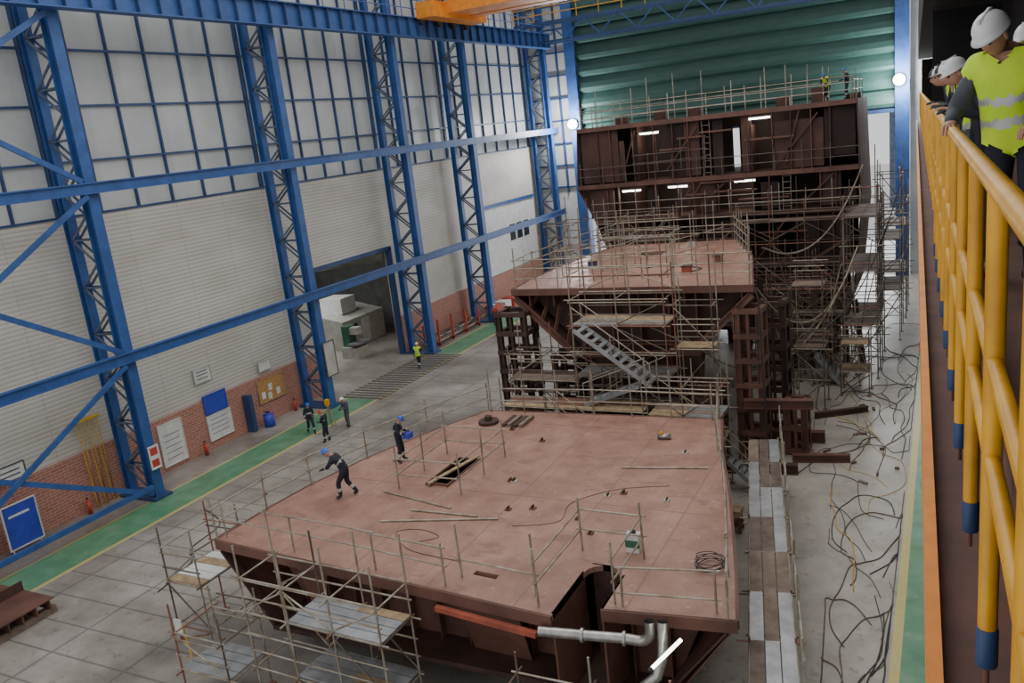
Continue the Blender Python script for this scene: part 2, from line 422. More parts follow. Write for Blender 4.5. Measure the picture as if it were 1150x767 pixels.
for x in (-6,4):
    for y in (118,124): MB().beam((x,y,0),(x,y,14),.9,.9).obj('leg',mLace,e,b0)
MB().box(-8,6,117.5,124.5,14,15.5).obj('bridge',mLace,e,b0);MB().box(-3,0,118,123,11.5,14).obj('cab',mLace,e,b0)
# overhead crane
e=empty('overhead_crane',(-16,54,22.6),'orange-yellow overhead travelling crane girder spanning the hall','crane');b0=e.location
MB().box(-29.9,2,52.4,53.3,22.7,24.6).obj('girder',mOr,e,b0)
MB().box(-29.9,2,55.6,56.7,22.7,24.6).obj('girder',mOr,e,b0)
MB().box(-31.2,-29.9,50.6,58.0,22.4,23.4).obj('end_carriage',mOr,e,b0)
for y in (51.3,53.6,55.6,57.4): MB().tube((-31.5,y,22.4),(-31.2,y,22.4),.33,16).obj('wheel',mBlack,e,b0)
MB().box(-29.9,2,53.3,55.6,22.75,22.85).obj('cross_plate',mOr,e,b0)
for z in (25.1,25.6): tube(e,'handrail',(-30.6,51.9,z),(2,51.9,z),.03,mYel)
for x in range(-30,3,2): tube(e,'handrail_post',(x,51.9,24.5),(x,51.9,25.6),.03,mYel)
MB().box(-29.9,2,51.8,52.4,24.4,24.5).obj('catwalk',mYel,e,b0)
# side bay behind doorway
mBay=M('bay_wall',(.10,.10,.095),(.06,.06,.058),1,.8)
sbox('wall_recess',mBay,-52,-51.7,36,56,0,9);sbox('wall_recess.001',mBay,-52,XL-.3,56,56.3,0,9)
sbox('wall_recess.002',mBay,-52,XL-.3,36,36.3,0,9);sbox('ceiling_recess',mBay,-52,XL-.3,36,56.3,9,9.2)
door=MB().box(XL-.2,XL+.2,40,40.25,0,7.7).box(XL-.2,XL+.2,48.35,48.6,0,7.7).box(XL-.2,XL+.2,40,48.6,7.55,7.8)
struct(door.obj('door_1',mBlueD,base=(XL,44,0)))
e=empty('machine_enclosure',(-41.5,51.5,0),'pale grey machine enclosure with sloped hood standing in the side bay','machine');b0=e.location
MB().add([(-44,48.8,0),(-40,48.8,0),(-40,54,0),(-44,54,0),(-44,48.8,3.0),(-40,48.8,2.2),(-40,54,2.2),(-44,54,3.0)],[(0,1,5,4),(1,2,6,5),(2,3,7,6),(3,0,4,7),(4,5,6,7),(3,2,1,0)]).obj('housing',mCream,e,b0)
MB().box(-39.98,-39.94,49.3,50.5,.9,1.8).obj('window_panel',mGlass,e,b0)
MB().box(-43,-41,50.2,52,2.5,3.7).obj('exhaust_hood',mWhite,e,b0)
MB().box(-39.99,-39.95,51,52,.1,2.0).obj('door',mWhite,e,b0)
e=empty('milling_machine',(-38.2,47.6,0),'pale green workshop machine with column head and table','machine');b0=e.location
MB().box(-38.9,-37.5,46.9,48.3,0,.8).obj('base',mCream,e,b0);MB().box(-38.9,-38.3,47.2,48.0,.8,2.3).obj('column',mGreenM,e,b0);MB().box(-38.3,-37.6,47.3,47.9,1.7,2.2).obj('spindle_head',mCream,e,b0);MB().box(-38.2,-37.3,46.8,48.4,1.0,1.12).obj('table',mAlu,e,b0)
for i in range(3):
    y=41.2+i*.8
    o=MB().tube((-38.5,y,0),(-38.5,y,1.0),.3,16).tube((-38.5,y,.32),(-38.5,y,.36),.32,16).tube((-38.5,y,.64),(-38.5,y,.68),.32,16).obj('oil_drum',mGreenM if i else mRust,base=(-38.5,y,0));tag(o,'steel drum standing inside the side bay','drum','drums in the side bay')
for i,(x,y,h) in enumerate(((-44.5,44.5,2.2),(-46,47,3.0),(-43,46.3,1.4),(-40.2,45.2,1.2))):
    e=empty('tool_cabinet',(x,y,0),'pale workshop cabinet with two doors in side bay','cabinet','cabinets in the side bay');MB().box(x-.5,x+.5,y-.7,y+.7,0,h).obj('body',(mCream,mWhite,mGreenM,mCream)[i],e,e.location)
    for s in (-.35,.35): MB().box(x+.5,x+.53,y+s-.32,y+s+.32,.05,h-.05).obj('door',mCream if i!=2 else mGreenM,e,e.location)
tag(MB().ibeam((-48,40,6.5),(-36,49.5,6.9),.3,.5).obj('jib_beam',mCream,base=(-42,45,6.5)),'pale jib beam under the side bay roof','steel beam')
for i in range(4):
    tag(MB().ibeam((-47.5,42+i*2.3,0),(-47.5,42+i*2.3,8.9),.3,.3).obj('bay_column',mCream,base=(-47.5,42+i*2.3,0)),'pale steel column inside the side bay','steel column','side bay columns')
g=MB()
for i in range(22):
    y=38.9+i*.45;g.box(-32.9,-29.9,y,y+.2,.005,.03)
tag(g.obj('floor_grating',mGrat,base=(-31.6,43.7,0)),'dark slotted drainage grating set in the concrete floor','grating')
e=empty('sliding_gate',(XL+.2,68,2.4),'white panelled gate with three small windows above a low wall','gate');b0=e.location
MB().box(XL+.02,XL+.15,62.3,72.4,2.75,8.5).obj('panel',mWhite,e,b0)
for y in (67,68.4,69.8): MB().box(XL+.15,XL+.19,y,y+1,5.2,6.6).obj('window_pane',mGlass,e,b0)
MB().box(XL+.15,XL+.3,62.1,72.4,8.5,8.75).obj('top_track',mBlue,e,b0)
# ------------------------------------------------------------ wall clutter
def wb(name,y0,y1,z0,z1,mt,label,cat,frame=None,x=XL+.14):
    e=empty(name,(x,(y0+y1)/2,z0),label,cat);b0=e.location
    MB().box(x,x+.04,y0,y1,z0,z1).obj('panel',mt,e,b0)
    if frame:
        f=MB();w=.05
        f.box(x,x+.07,y0-w,y0,z0-w,z1+w).box(x,x+.07,y1,y1+w,z0-w,z1+w).box(x,x+.07,y0,y1,z1,z1+w).box(x,x+.07,y0,y1,z0-w,z0);f.obj('frame',frame,e,b0)
    return e
def stripes(e,x,y0,y1,zs,h,mt,name='print_line'):
    for z in zs: MB().box(x,x+.004,y0,y1,z,z+h).obj(name,mt,e,e.location)
e=wb('notice_board',26.9,28.3,.3,2.4,mWhite,'large white paper sheet board hung on brick wall','notice board',mWhite)
stripes(e,XL+.182,27.1,28.1,(.6,.9,1.2,1.5,1.8),.03,mGreyC)
e=wb('notice_board',30.0,31.5,1.95,2.9,mBoard,'blue notice board above a white sheet','notice board',mBoard)
e=wb('notice_board',30.0,31.6,.5,1.8,mWhite,'white notice sheet below blue board','notice board',mWhite)
stripes(e,XL+.182,30.15,31.4,(.8,1.05,1.3,1.55),.03,mGreyC)
wb('notice_board',33.9,36.0,1.2,2.5,mCork,'orange-brown cork notice board with papers','notice board',mWood)
for i,(y,z) in enumerate(((34.1,1.4),(34.7,1.75),(35.3,1.35),(34.6,1.25))):
    tag(MB().box(XL+.19,XL+.2,y,y+.3,z,z+.4).obj('paper_sheet',mWhite,base=(XL+.19,y,z)),'white paper sheet pinned on cork board','paper','papers on the cork board')
e=wb('wall_sign',29.8,30.9,3.7,4.4,mWhite,'white rectangular sign fixed on cladding','sign',mCream,XL+.05)
stripes(e,XL+.092,29.95,30.7,(3.85,4.05,4.22),.05,mGreyC)
wb('wall_sign',34.3,35.2,3.0,3.5,mWhite,'small white sign fixed above brick base','sign',mCream,XL+.12)
e=wb('information_board',18.3,19.7,.3,2.1,mBoard,'big blue information board with white frame on legs','notice board',mWhite,XL+.9)
for y in (18.4,19.6): tube(e,'leg',(XL+.9,y,0),(XL+.9,y,.3),.03,mWhite)
stripes(e,XL+.942,18.5,19.4,(1.6,),.10,mWhite,'printed_line')
e=wb('wall_sign',18.6,20.0,2.9,3.5,mWhite,'white sign with dark printed lines above blue board','sign',mGreyC,XL+.3)
stripes(e,XL+.342,18.75,19.8,(3.05,3.25),.06,mGreyC)
e=wb('fire_point_sign',24.3,24.75,1.5,2.5,mWhite,'red and white fire point sign on blue column','sign',mWhite,-32.12)
stripes(e,-32.078,24.33,24.72,(1.55,2.1),.35,mRed,'red_field')
wb('wall_panel',37.1,38.0,1.9,3.9,mCream,'pale tall panel fixed at blue column','panel',mGreyC,-32.1)
def cyl(name,x,y,z,r,h,mt,label,cat,capm=None,group=None):
    e=empty(name,(x,y,z),label,cat,group);b0=e.location
    MB().tube((x,y,z),(x,y,z+h*.85),r,14).tube((x,y,z+h*.85),(x,y,z+h*.93),r,14,r*.4).obj('body',mt,e,b0,True)
    MB().tube((x,y,z+h*.92),(x,y,z+h),r*.3,8).beam((x-r,y,z+h),(x+r*.4,y,z+h),.04,.04).obj('valve',capm or mBlack,e,b0)
for y in (22.3,29.3,36.3): cyl('fire_extinguisher',XL+.45,y,0,.1,.75,mRed,'red fire extinguisher standing at the brick wall','fire extinguisher',group='fire extinguishers')
cyl('waste_bin',XL+.8,33.7,0,.3,.85,mBoard,'blue round waste bin by the brick wall','bin')
e=empty('cabinet',(XL+.35,32.8,0),'narrow dark blue cabinet standing against brick wall','cabinet');MB().box(XL+.13,XL+.6,32.65,32.95,0,2.1).obj('body',mBlueD,e,e.location);MB().box(XL+.6,XL+.63,32.67,32.93,.05,2.05).obj('door',mBlueD,e,e.location)
e=empty('hose_rack',(XL+.4,23.3,0),'yellow hoses hanging from a rack on brick wall','hose');b0=e.location
MB().box(XL+.12,XL+.35,22.5,23.9,4.1,4.2).obj('rack',mTubeY,e,b0)
for i in range(3):
    y=22.7+i*.42;MB().path([(XL+.3,y,4.1),(XL+.35,y+.03,3),(XL+.3,y+.12,.4+.3*(i%2)),(XL+.35,y+.2,.03),(XL+.35,y+.22,3),(XL+.3,y+.2,4.1)],.025).obj('hose',mTubeY,e,b0,True)
e=empty('pipe_rack',(-33.3,53,0),'red steel stillage filled with pipes by the brick wall','rack');b0=e.location
for y in (50.6,52.6,54.6,56.6):
    MB().box(-34.2,-32.8,y,y+.12,.1,.22).box(-34.2,-34.08,y,y+.12,0,1.5).box(-32.92,-32.8,y,y+.12,0,1.5).obj('frame',mRed,e,b0)
for i in range(10): tube(e,'pipe',(-34+.12*i,50.2,.3+.12*(i%4)),(-34+.12*i,57+R(0,.4),.3+.12*(i%4)),.06,mRust if i%2 else mSilver)
for i in range(4):
    y=59.5+i*1.6
    e=empty('gas_bottle_pallet',(-33.2,y,0),'painted crate on pallet by the far wall','crate','crates by the far wall');MB().box(-33.8,-32.7,y,y+1.1,.12,.9).obj('crate',mWhite if i%2 else mRed,e,e.location);MB().box(-33.9,-32.6,y-.05,y+1.15,0,.12).obj('pallet',mWood,e,e.location)
e=empty('steel_section',(-28.2,14.8,0),'rust-brown steel plate section lying on timbers','steel section');b0=e.location
mb=MB().box(-30.6,-27.6,13.6,15.9,.6,.64)
for i in range(5): mb.box(-30.6,-27.6,13.7+i*.5,13.74+i*.5,.25,.6)
mb.obj('plate',mBrown,e,b0);MB().box(-30.6,-27.6,13.4,13.6,.64,.95).obj('flange',mBrown,e,b0)
MB().box(-29.3,-29.26,13.6,15.9,.64,1.0).obj('web_plate',mDark,e,b0)
for x in (-30.2,-28): MB().box(x,x+.25,13.5,16,0,.25).obj('timber',mPlk,e,b0)
# ------------------------------------------------------------ BLOCK A
e=empty('ship_hull_block',(-12,22,0),'low wide ship hull block with salmon primed deck and flared sides','ship block','ship hull blocks');b0=e.location
left=[(-19.6,16.4),(-19.55,18.5),(-19.35,20.5),(-18.8,23),(-17.9,25.8),(-16.7,28.6)]
right=[(-7.2,29.0),(-6.5,26),(-5.6,23),(-4.95,20.5),(-4.4,18.3),(-4.0,16.5)]
front=[(-7.05,16.1),(-7.05,17.5),(-7.12,17.75),(-7.25,17.9),(-7.45,18.0),(-7.7,18.0),(-7.88,17.9),(-8.0,17.75),(-8.05,17.5),(-8.05,15.5),(-11,15.75)]
hatch=[(-15.15,21.5),(-14.4,21.5),(-14.4,23.6),(-15.15,23.6)]
mh=[(-10.8,16.7),(-10.1,16.65),(-10.1,16.85),(-10.8,16.9)]
MB().plate([left+right+front,hatch,mh],3.45,3.6).obj('deck_plate',[mDeck],e,b0)
rim=MB()
for sd in (left,right):
    for a,b in zip(sd,sd[1:]): rim.beam((a[0],a[1],3.5),(b[0],b[1],3.5),.08,.22)
rim.beam((*left[-1],3.5),(*right[0],3.5),.08,.22)
for a,b in (((-19.6,16.4),(-11,15.75)),((-11,15.75),(-8.05,15.5)),((-7.05,16.1),(-4,16.5))): rim.beam((*a,3.45),(*b,3.45),.08,.3)
rim.obj('deck_edge_bar',mBrown,e,b0)
def inw(p,k,z): return (-12+(p[0]+12)*k,p[1],z)
for side in (left,right):
    hp=MB()
    for a,b in zip(side,side[1:]):
        hp.quad((*a,3.5),(*b,3.5),inw(b,.78,1.0),inw(a,.78,1.0),.04)
    hp.obj('hull_plate',mBrown,e,b0)
    for p in side:
        q=(-12+(p[0]+12)*.97,p[1]+(.05 if p[1]<17 else 0))
        MB().beam((*q,3.3),inw(q,.78,1.1),.05,.3,up=(0,1,0)).obj('frame_rib',mDark,e,b0)
MB().plate([[inw(p,.78,0)[:2] for p in left+right]],.85,1.0).obj('bottom_plate',mDark,e,b0)
MB().quad((-18.6,17.6,3.45),(-8.2,17.6,3.45),(-8.2,17.6,1),(-17.4,17.6,1),.05).quad((-6.9,17.6,3.45),(-4.8,17.6,3.45),(-5.8,17.6,1),(-6.9,17.6,1),.05).obj('front_bulkhead',mBrown,e,b0)
MB().quad((-16.7,28.5,3.45),(-7.2,28.9,3.45),(-8.4,28.9,1),(-15.7,28.5,1),.05).obj('back_bulkhead',mDark,e,b0)
for i in range(14):
    x=-18.2+i*.95
    if -8.6<x<-6.9: continue
    MB().box(x,x+.03,17.3,17.6,1,3.4).box(x,x+.03,16.5,17.3,3.15,3.45).obj('stiffener',mBrown,e,b0)
MB().box(-8.1,-8.05,15.6,17.6,.5,3.6).obj('notch_bulkhead',mBrown,e,b0);MB().box(-7.05,-7.0,16.1,17.7,.5,3.6).obj('notch_bulkhead',mBrown,e,b0);MB().box(-8.0,-7.12,18.0,18.05,.5,3.6).obj('notch_bulkhead',mDark,e,b0)
MB().box(-8.04,-7.05,16.4,18.0,1.0,1.05).obj('notch_floor',mDark,e,b0)
MB().box(-15.2,-15.15,21.4,23.7,3.45,3.68).box(-14.4,-14.35,21.4,23.7,3.45,3.68).box(-15.15,-14.4,23.6,23.65,3.45,3.68).box(-15.15,-14.4,21.45,21.5,3.45,3.68).obj('hatch_coaming',mBrown,e,b0)
MB().beam((-15.0,21.3,3.72),(-14.5,23.8,3.72),.14,.05).obj('hatch_timber',mWood,e,b0)
MB().beam((-11.3,15.6,3.2),(-8.4,15.36,3.14),.14,.13).obj('red_strip',mOxid,e,b0)
MB().quad((-11.4,16.6,3.3),(-9.6,16.5,3.3),(-9.6,17.2,.9),(-11.4,17.3,.9),.05).obj('web_plate',mBrown,e,b0)
MB().quad((-16.5,16.4,3.3),(-15.3,16.3,3.3),(-16.3,17.0,1),(-16.6,17.0,1),.05).obj('web_plate',mBrown,e,b0)
for x in (-17.2,-14.5,-11.5,-9,-6.6):
    for y in (17.8,23,27.5):
        s=empty('support_stool',(x,y,0),'dark steel stool carrying the hull block','support','support stools');MB().box(x-.3,x+.3,y-.3,y+.3,.62,.85).obj('cap',mWood,s,s.location)
        k=MB()
        for dx in (-.25,.25):
            for dy in (-.25,.25): k.beam((x+dx,y+dy,0),(x+dx*.8,y+dy*.8,.62),.1,.1)
        k.box(x-.3,x+.3,y-.3,y+.3,.25,.3).obj('frame',mRust,s,s.location)
pp=empty('exhaust_pipe',(-7,15.3,3),'dull silver metal pipe with elbows under the deck front','pipe');b0=pp.location
MB().path([(-8.3,15.3,3.3),(-7.2,15.45,3.3),(-6.3,15.6,3.3)]+[(-6.0+.3*math.sin(a),15.6,3.6-.3*math.cos(a)) for a in [i*math.pi/12 for i in range(7)]]+[(-5.7,15.6,3.85)],.12,14).obj('pipe_run',mSilver,pp,b0,True)
MB().path([(-5.42,15.65,3.85),(-5.42,15.5,3.1),(-5.52,15.3,2.7),(-5.85,15.1,2.45),(-6.1,15.0,2.2),(-6.2,15,1.0)],.12,14).obj('down_pipe',mSilver,pp,b0,True)
for p,q in (((-7.3,15.43,3.3),(-7.24,15.44,3.3)),((-6.35,15.59,3.3),(-6.29,15.6,3.3))): MB().tube(p,q,.17,16).obj('flange',mSilver,pp,b0)
p,q=(-5.42,14.75,3.3),(-4.95,15.4,3.66)
e=empty('work_light',p,'bright fluorescent work light tied to scaffold tube','lamp');MB().tube(p,q,.04,10).obj('glow_tube',mTubeL,e,e.location);MB().tube(V(p)-(V(q)-V(p))*.1,p,.05,10).obj('end_cap',mBlack,e,e.location)
Zd=3.6
L3=lambda pts,z:[(x,y,z) for x,y in pts]
def off(pts,k):return [(-12+(x+12)*k,y) for x,y in pts]
guard(L3(off(left,.985),Zd),'galvanised tube guard rail along curved deck edge',group='deck guard rails',ext=.6)
guard(L3([(-16.4,28.4),(-12,28.6),(-7.5,28.8)],Zd),'tube guard rail along rear deck edge',group='deck guard rails',step=1.5,ext=.7,h=1.3)
guard(L3(off(right,.975),Zd),'tube guard rail along outer deck edge beside plank walkway',group='deck guard rails')
guard(L3([(-19.3,16.6),(-16.5,16.4),(-13.5,16.2),(-11.2,16.0)],Zd),'tube guard rail on forward deck edge above scaffold',group='deck guard rails',rails=(.6,1.1),ext=.5)
guard(L3([(-11.0,16.5),(-8.8,16.3)],Zd),'low tube guard rail near notch',group='deck guard rails',rails=(.55,),h=1.5,ext=.1)
guard(L3([(-8.5,15.8),(-8.5,18.6),(-6.8,18.6),(-6.8,16.4)],Zd),'tube guard rail around deck notch',group='deck guard rails',rails=(.6,1.2),h=1.5)
guard(L3([(-6.6,16.35),(-4.5,16.7)],Zd),'low tube rail along deck front',group='deck guard rails',rails=(.35,1.0),h=1.0,ext=.1)
guard(L3([(-15.9,20.9),(-13.6,21),(-13.6,24.1),(-15.9,24.0)],Zd),'tube guard rail around rectangular deck hatch',group='deck guard rails',closed=True,step=1.6,h=1.4)
def lying(p,q,z,label='loose scaffold tube lying on primed deck',r=.03,mt=None):
    o=MB().tube((*p,z),(*q,z),r).obj('scaffold_tube',mt or mTube,base=(*p,z));tag(o,label,'tube','loose tubes on deck')
lying((-15.1,18.7),(-11.6,19.7),Zd+.03);lying((-14.6,19.6),(-12.3,19.7),Zd+.03);lying((-9.3,24),(-6.6,24.5),Zd+.03);lying((-16.3,20.6),(-13.4,20.0),Zd+.03)
def cable(name,pts,r,mt,label,cat='cable',group=None,n=8):
    pts=[V(p) for p in pts];out=[]
    P_=[pts[0]]+pts+[pts[-1]]
    for i in range(1,len(P_)-2):
        for k in range(n):
            t=k/n;a,b,c,d=P_[i-1:i+3]
            out.append(.5*((2*b)+(c-a)*t+(2*a-5*b+4*c-d)*t*t+(3*b-a-3*c+d)*t**3))
    out.append(pts[-1])
    o=MB().path(out,r,6).obj(name,mt,base=pts[0],smooth=True);return tag(o,label,cat,group)
cx,cy=-5.1,18.6
cable('hose_coil',[(cx+(.30+.04*(i%3))*math.cos(i*.9),cy+(.30+.04*(i%3))*math.sin(i*.9),Zd+.03+.006*i) for i in range(40)],.012,mBlack,'coiled black hose lying on deck','hose')
e=empty('tool_crate',(-7.2,18.9,Zd),'green and white tool box with handle on deck','tool box');b0=e.location
MB().box(-7.35,-7.0,18.8,19.05,Zd,Zd+.5).obj('body',mWhite,e,b0);MB().box(-7.36,-6.99,18.79,18.85,Zd+.15,Zd+.35).obj('stripe',mGreenM,e,b0);MB().box(-7.25,-7.1,18.9,18.95,Zd+.5,Zd+.6).obj('handle',mBlack,e,b0)
e=empty('yellow_valve',(-8.6,26.7,Zd),'small yellow and silver pipe fitting on deck','fitting');b0=e.location
MB().tube((-8.9,26.7,Zd+.1),(-8.45,26.75,Zd+.1),.09,12).obj('body',mSilver,e,b0,True);MB().tube((-8.75,26.7,Zd+.1),(-8.75,26.7,Zd+.3),.06,10).obj('spout',mYel,e,b0,True)
for i in range(12):
    x,y=((-9.0,21.9),(-8.6,22.2),(-10.9,20.6),(-7.2,22.0),(-12.5,22.3))[i] if i<5 else (R(-16,-6.8),R(18.8,27.5))
    e=empty('steel_offcut',(x,y,Zd),'small brown steel bracket lying on deck','bracket','brackets on deck');k=R(.5,1);MB().box(x-.1*k,x+.1*k,y-.08,y+.08,Zd,Zd+.04).obj('base',mBrown if i%3 else mCream,e,e.location);MB().box(x-.02,x+.02,y-.08,y+.08,Zd+.04,Zd+.13*k).obj('web',mDark,e,e.location)
o=MB().tube((-15.9,27.2,Zd),(-15.9,27.2,Zd+.12),.4,20).tube((-15.9,27.2,Zd+.12),(-15.9,27.2,Zd+.3),.15,12).obj('cable_reel',mDark,base=(-15.9,27.2,Zd));tag(o,'dark round cable reel lying at deck corner','reel')
for i in range(4):
    x=-15.2+i*.25;tag(MB().box(x,x+.16,26.9,28.0,Zd,Zd+.1+.04*(i%2)).obj('timber_block',mPlk if i%2 else mDark,base=(x,26.9,Zd)),'dark timber piece lying on deck corner','timber','timbers on deck')
cable('hose',[(-13.2,17.9,Zd+.012),(-12.8,18.3,Zd+.012),(-13.6,18.55,Zd+.012),(-14.2,18.2,Zd+.012),(-13.2,17.4,Zd+.012),(-11.5,17.2,Zd+.012)],.01,mBrown,'thin red hose snaking over the deck','hose')
cable('hose',[(-11,19.4,Zd+.01),(-9.8,20,Zd+.01),(-9.9,21.2,Zd+.01),(-8.9,22.4,Zd+.01),(-7.4,23,Zd+.01)],.009,mBrown,'thin dark hose across the deck','hose')
# ------------------------------------------------------------ scaffolds around block A
scaffold((-16.4,14.2),(1,-.04),(0,1),3,1,1.5,1.3,4.9,(1.4,3.0,4.0),'scaffold tower with plank platforms at the hull front',planks=(1.4,3.0),rise=(0,.5),plist=[mAlu,mAlu,mAlu,mWood],brace=2,dk=.1,ps=1)
scaffold((-21.6,16.0),(1,0),(0,1),1,1,1.4,1.9,3.9,(.6,2.1,3.3),'small narrow scaffold beside the flared hull',planks=(2.1,),rise=(0,.4),plist=[mAlu,mWood,mWhite])
scaffold((-8.6,13.4),(1,0),(0,1),2,1,1.8,1.2,2.8,(.8,1.8,2.6),'scaffold under the silver pipes',planks=(.8,),rise=(.2,.7))
scaffold((-18.9,13.8),(1,.0),(0,1),1,1,1.8,1.4,2.6,(1.0,2.2),'low scaffold bay with aluminium planks',planks=(1.0,),rise=(.2,.7),plist=[mAlu])
e=empty('sign_post',(-19.9,15.0,0),'yellow pole with small white sign at scaffold','sign post');tube(e,'pole',(-19.9,15.0,0),(-20.1,15.0,1.5),.035,mTubeY)
MB().box(-20.3,-20.0,14.9,14.93,1.2,1.7).obj('sign_plate',mWhite,e,e.location);MB().tube((-19.9,15.0,0),(-19.9,15.0,.05),.18,16).obj('foot',mYel,e,e.location)
a0=V((-3.15,15.8,0));a1=V((-6.1,30.6,0));d=(a1-a0).normalized();nrm=V((d.y,-d.x,0))
o0=a0-nrm*.5
scaffold((o0.x,o0.y),(d.x,d.y),(nrm.x,nrm.y),7,1,2.15,1.05,2.3,(1.0,2.2),'long plank scaffold walkway beside the hull block',planks=(2.2,),rail=False,rise=(0,.1),plist=[mAlu,mTubeD,mPlk,mAlu],dk=.4)
guard([a0+nrm*.64+V((0,0,2.3)),a1+nrm*.64+V((0,0,2.3))],'outer tube hand rail of plank walkway',step=2.15,group='walkway rails',h=1.2,ext=.8)
# ------------------------------------------------------------ BLOCK B
e=empty('ship_hull_block',(-12.3,40,0),'raised wedge-shaped bow block with salmon deck on support towers','ship block','ship hull blocks');b0=e.location
oB=[(-17.8,34),(-18,36.5),(-17.9,39.5),(-17.5,43),(-16.9,46),(-10.2,46.5),(-8.3,41),(-6.9,34)]
MB().plate([oB,[(-14.5,42),(-13.2,42),(-13.2,43.5),(-14.5,43.5)]],7.35,7.5).obj('deck_plate',mDeck,e,b0)
rim=MB()
for a,b in zip(oB,oB[1:]+oB[:1]): rim.beam((*a,7.38),(*b,7.38),.08,.3)
rim.obj('deck_edge_bar',mBrown,e,b0)
hp=MB()
lf=[(-17.8,34),(-18,36.5),(-17.9,39.5),(-17.5,43),(-16.9,46)]
for a,b in zip(lf,lf[1:]): hp.quad((*a,7.3),(*b,7.3),(b[0]+3,b[1],4.4),(a[0]+3,a[1],4.4),.05)
rt=[(-6.9,34),(-8.3,41),(-10.2,46.5)]
for a,b in zip(rt,rt[1:]): hp.quad((*a,7.3),(*b,7.3),(b[0]-2.3,b[1],5.0),(a[0]-2.3,a[1],5.0),.05)
hp.quad((-14.8,34.2,4.4),(-14,46,4.4),(-14,46,1.4),(-14.4,34.2,1.4),.05).quad((-9.2,34.2,5),(-12,46,5),(-12.2,46,1.4),(-9.5,34.2,1.4),.05)
hp.obj('hull_plate',mDark,e,b0)
MB().add([(-17.5,35,7.3),(-7.2,35,7.3),(-9.2,35,5),(-9.5,35,1.4),(-14.4,35,1.4),(-14.8,35,4.4)],[(0,1,2,3,4,5)]).obj('front_bulkhead',mDark,e,b0)
for i in range(9):
    x=-17+i*1.2;MB().box(x,x+.05,34.1,35,6.7,7.35).obj('frame_rib',mBrown,e,b0)
for x in (-14.6,-13.2,-11.9,-10.6,-9.4): MB().box(x,x+.06,34.4,35,1.9,7.2).obj('frame_rib',mBrown,e,b0)
for i in range(1,5):
    t=i/5;MB().beam((-17.7+3*t,34.15,7.1-2.8*t),(-17.4+3*t,34.9,7.2),.05,.2).obj('frame_rib',mRust,e,b0)
MB().beam((-17.7,34.1,7.1),(-14.8,34.1,4.3),.12,.3).obj('frame_rib',mBrown,e,b0);MB().beam((-7,34.1,7.1),(-9.2,34.1,5),.12,.3).obj('frame_rib',mBrown,e,b0);MB().beam((-14.8,34.2,4.4),(-9.2,34.2,4.6),.1,.25).obj('frame_rib',mBrown,e,b0)
oBi=[(-12.3+(x+12.3)*.97,40+(y-40)*.97) for x,y in oB]
guard([(x,y,7.5) for x,y in oBi],'tube guard rail round the raised block deck',group='raised block rails',closed=True,step=1.1,h=1.3,ext=1.0,rails=(.5,.9,1.3))
guard([(-15,41.6,7.5),(-12.7,41.6,7.5),(-12.7,44,7.5),(-15,44,7.5)],'tube guard rail round small deck opening',group='raised block rails',closed=True)
for k,pp_ in enumerate((((-16.5,37),(-14,38.5),(-13.5,41)),((-11.5,39),(-10,42.5)),((-15.5,35.5),(-11,36)))):
    guard([(x,y,7.5) for x,y in pp_],'inner tube guard rail on the raised deck',group='raised block rails',step=1.1,rails=(.6,1.2),h=1.4,ext=1.0)
cable('hose',[(-13,36.6,7.52),(-11,36.8,7.52),(-10,38,7.52),(-11.9,39.0,7.52),(-12.8,38.5,7.52)],.03,mBlack,'dark hose coiled on raised deck','hose')
for i,(x,y) in enumerate(((-15.8,39.2),(-10.4,37.0),(-12.2,44.8),(-9.6,39.6))):
    e=empty('equipment_box',(x,y,7.5),'small equipment box with lid on raised deck','equipment box','boxes on raised deck');MB().box(x-.2,x+.2,y-.15,y+.15,7.5,7.8).obj('body',(mBlueD,mOxid,mCream,mRust)[i],e,e.location);MB().box(x-.23,x+.23,y-.18,y+.18,7.8,7.85).obj('lid',mDark,e,e.location)
def crib(x,y,w,d,h,label,n=6,mt=mDark):
    e=empty('support_tower',(x,y,0),label,'support tower','steel support towers');b0=e.location
    for dx in (0,w):
        for dy in (0,d): MB().ibeam((x+dx,y+dy,0),(x+dx,y+dy,h),.22,.22,.04,up=(1,0,0)).obj('leg',mt,e,b0)
    for i in range(n+1):
        z=.15+(h-.3)*i/n
        k=MB();k.box(x-.15,x+w+.15,y-.14,y+.1,z-.1,z+.1).box(x-.15,x+w+.15,y+d-.1,y+d+.14,z-.1,z+.1).box(x-.14,x+.1,y,y+d,z-.1,z+.1).box(x+w-.1,x+w+.14,y,y+d,z-.1,z+.1)
        k.obj('cross_frame',mt,e,b0)
    MB().box(x+w/2-.06,x+w/2+.06,y-.1,y+.05,.2,h-.2).obj('web_plate',mt,e,b0)
crib(-18.4,33.5,1.3,1.1,6.6,'dark steel crib tower with rectangular openings under deck',7)
crib(-7.6,33.9,.9,1.0,6.6,'rust-brown steel crib tower carrying the block corner',6,mBrown)
crib(-7.2,37,.9,1.0,6.2,'dark brown steel crib tower behind another',6,mDark)
crib(-5.9,34.8,.7,.8,2.4,'low brown steel stack next to tower',2,mBrown)
crib(-16.6,38.5,1.3,1.2,4.4,'dark steel crib tower under hull',6)
crib(-16.4,34.9,1.1,1.0,4.2,'dark steel crib tower under sloping hull side',5,mCB)
crib(-16.6,42.5,1.3,1.2,4.4,'dark steel crib tower under hull',6)
crib(-9.3,33.0,1.0,.9,3.6,'brown steel stack on the floor',6,mBrown)
crib(-13.2,38.5,1.3,1.2,1.3,'low dark steel crib under the keel',2)
crib(-13.4,35.2,2.6,1.2,1.3,'low dark steel crib under the keel',2)
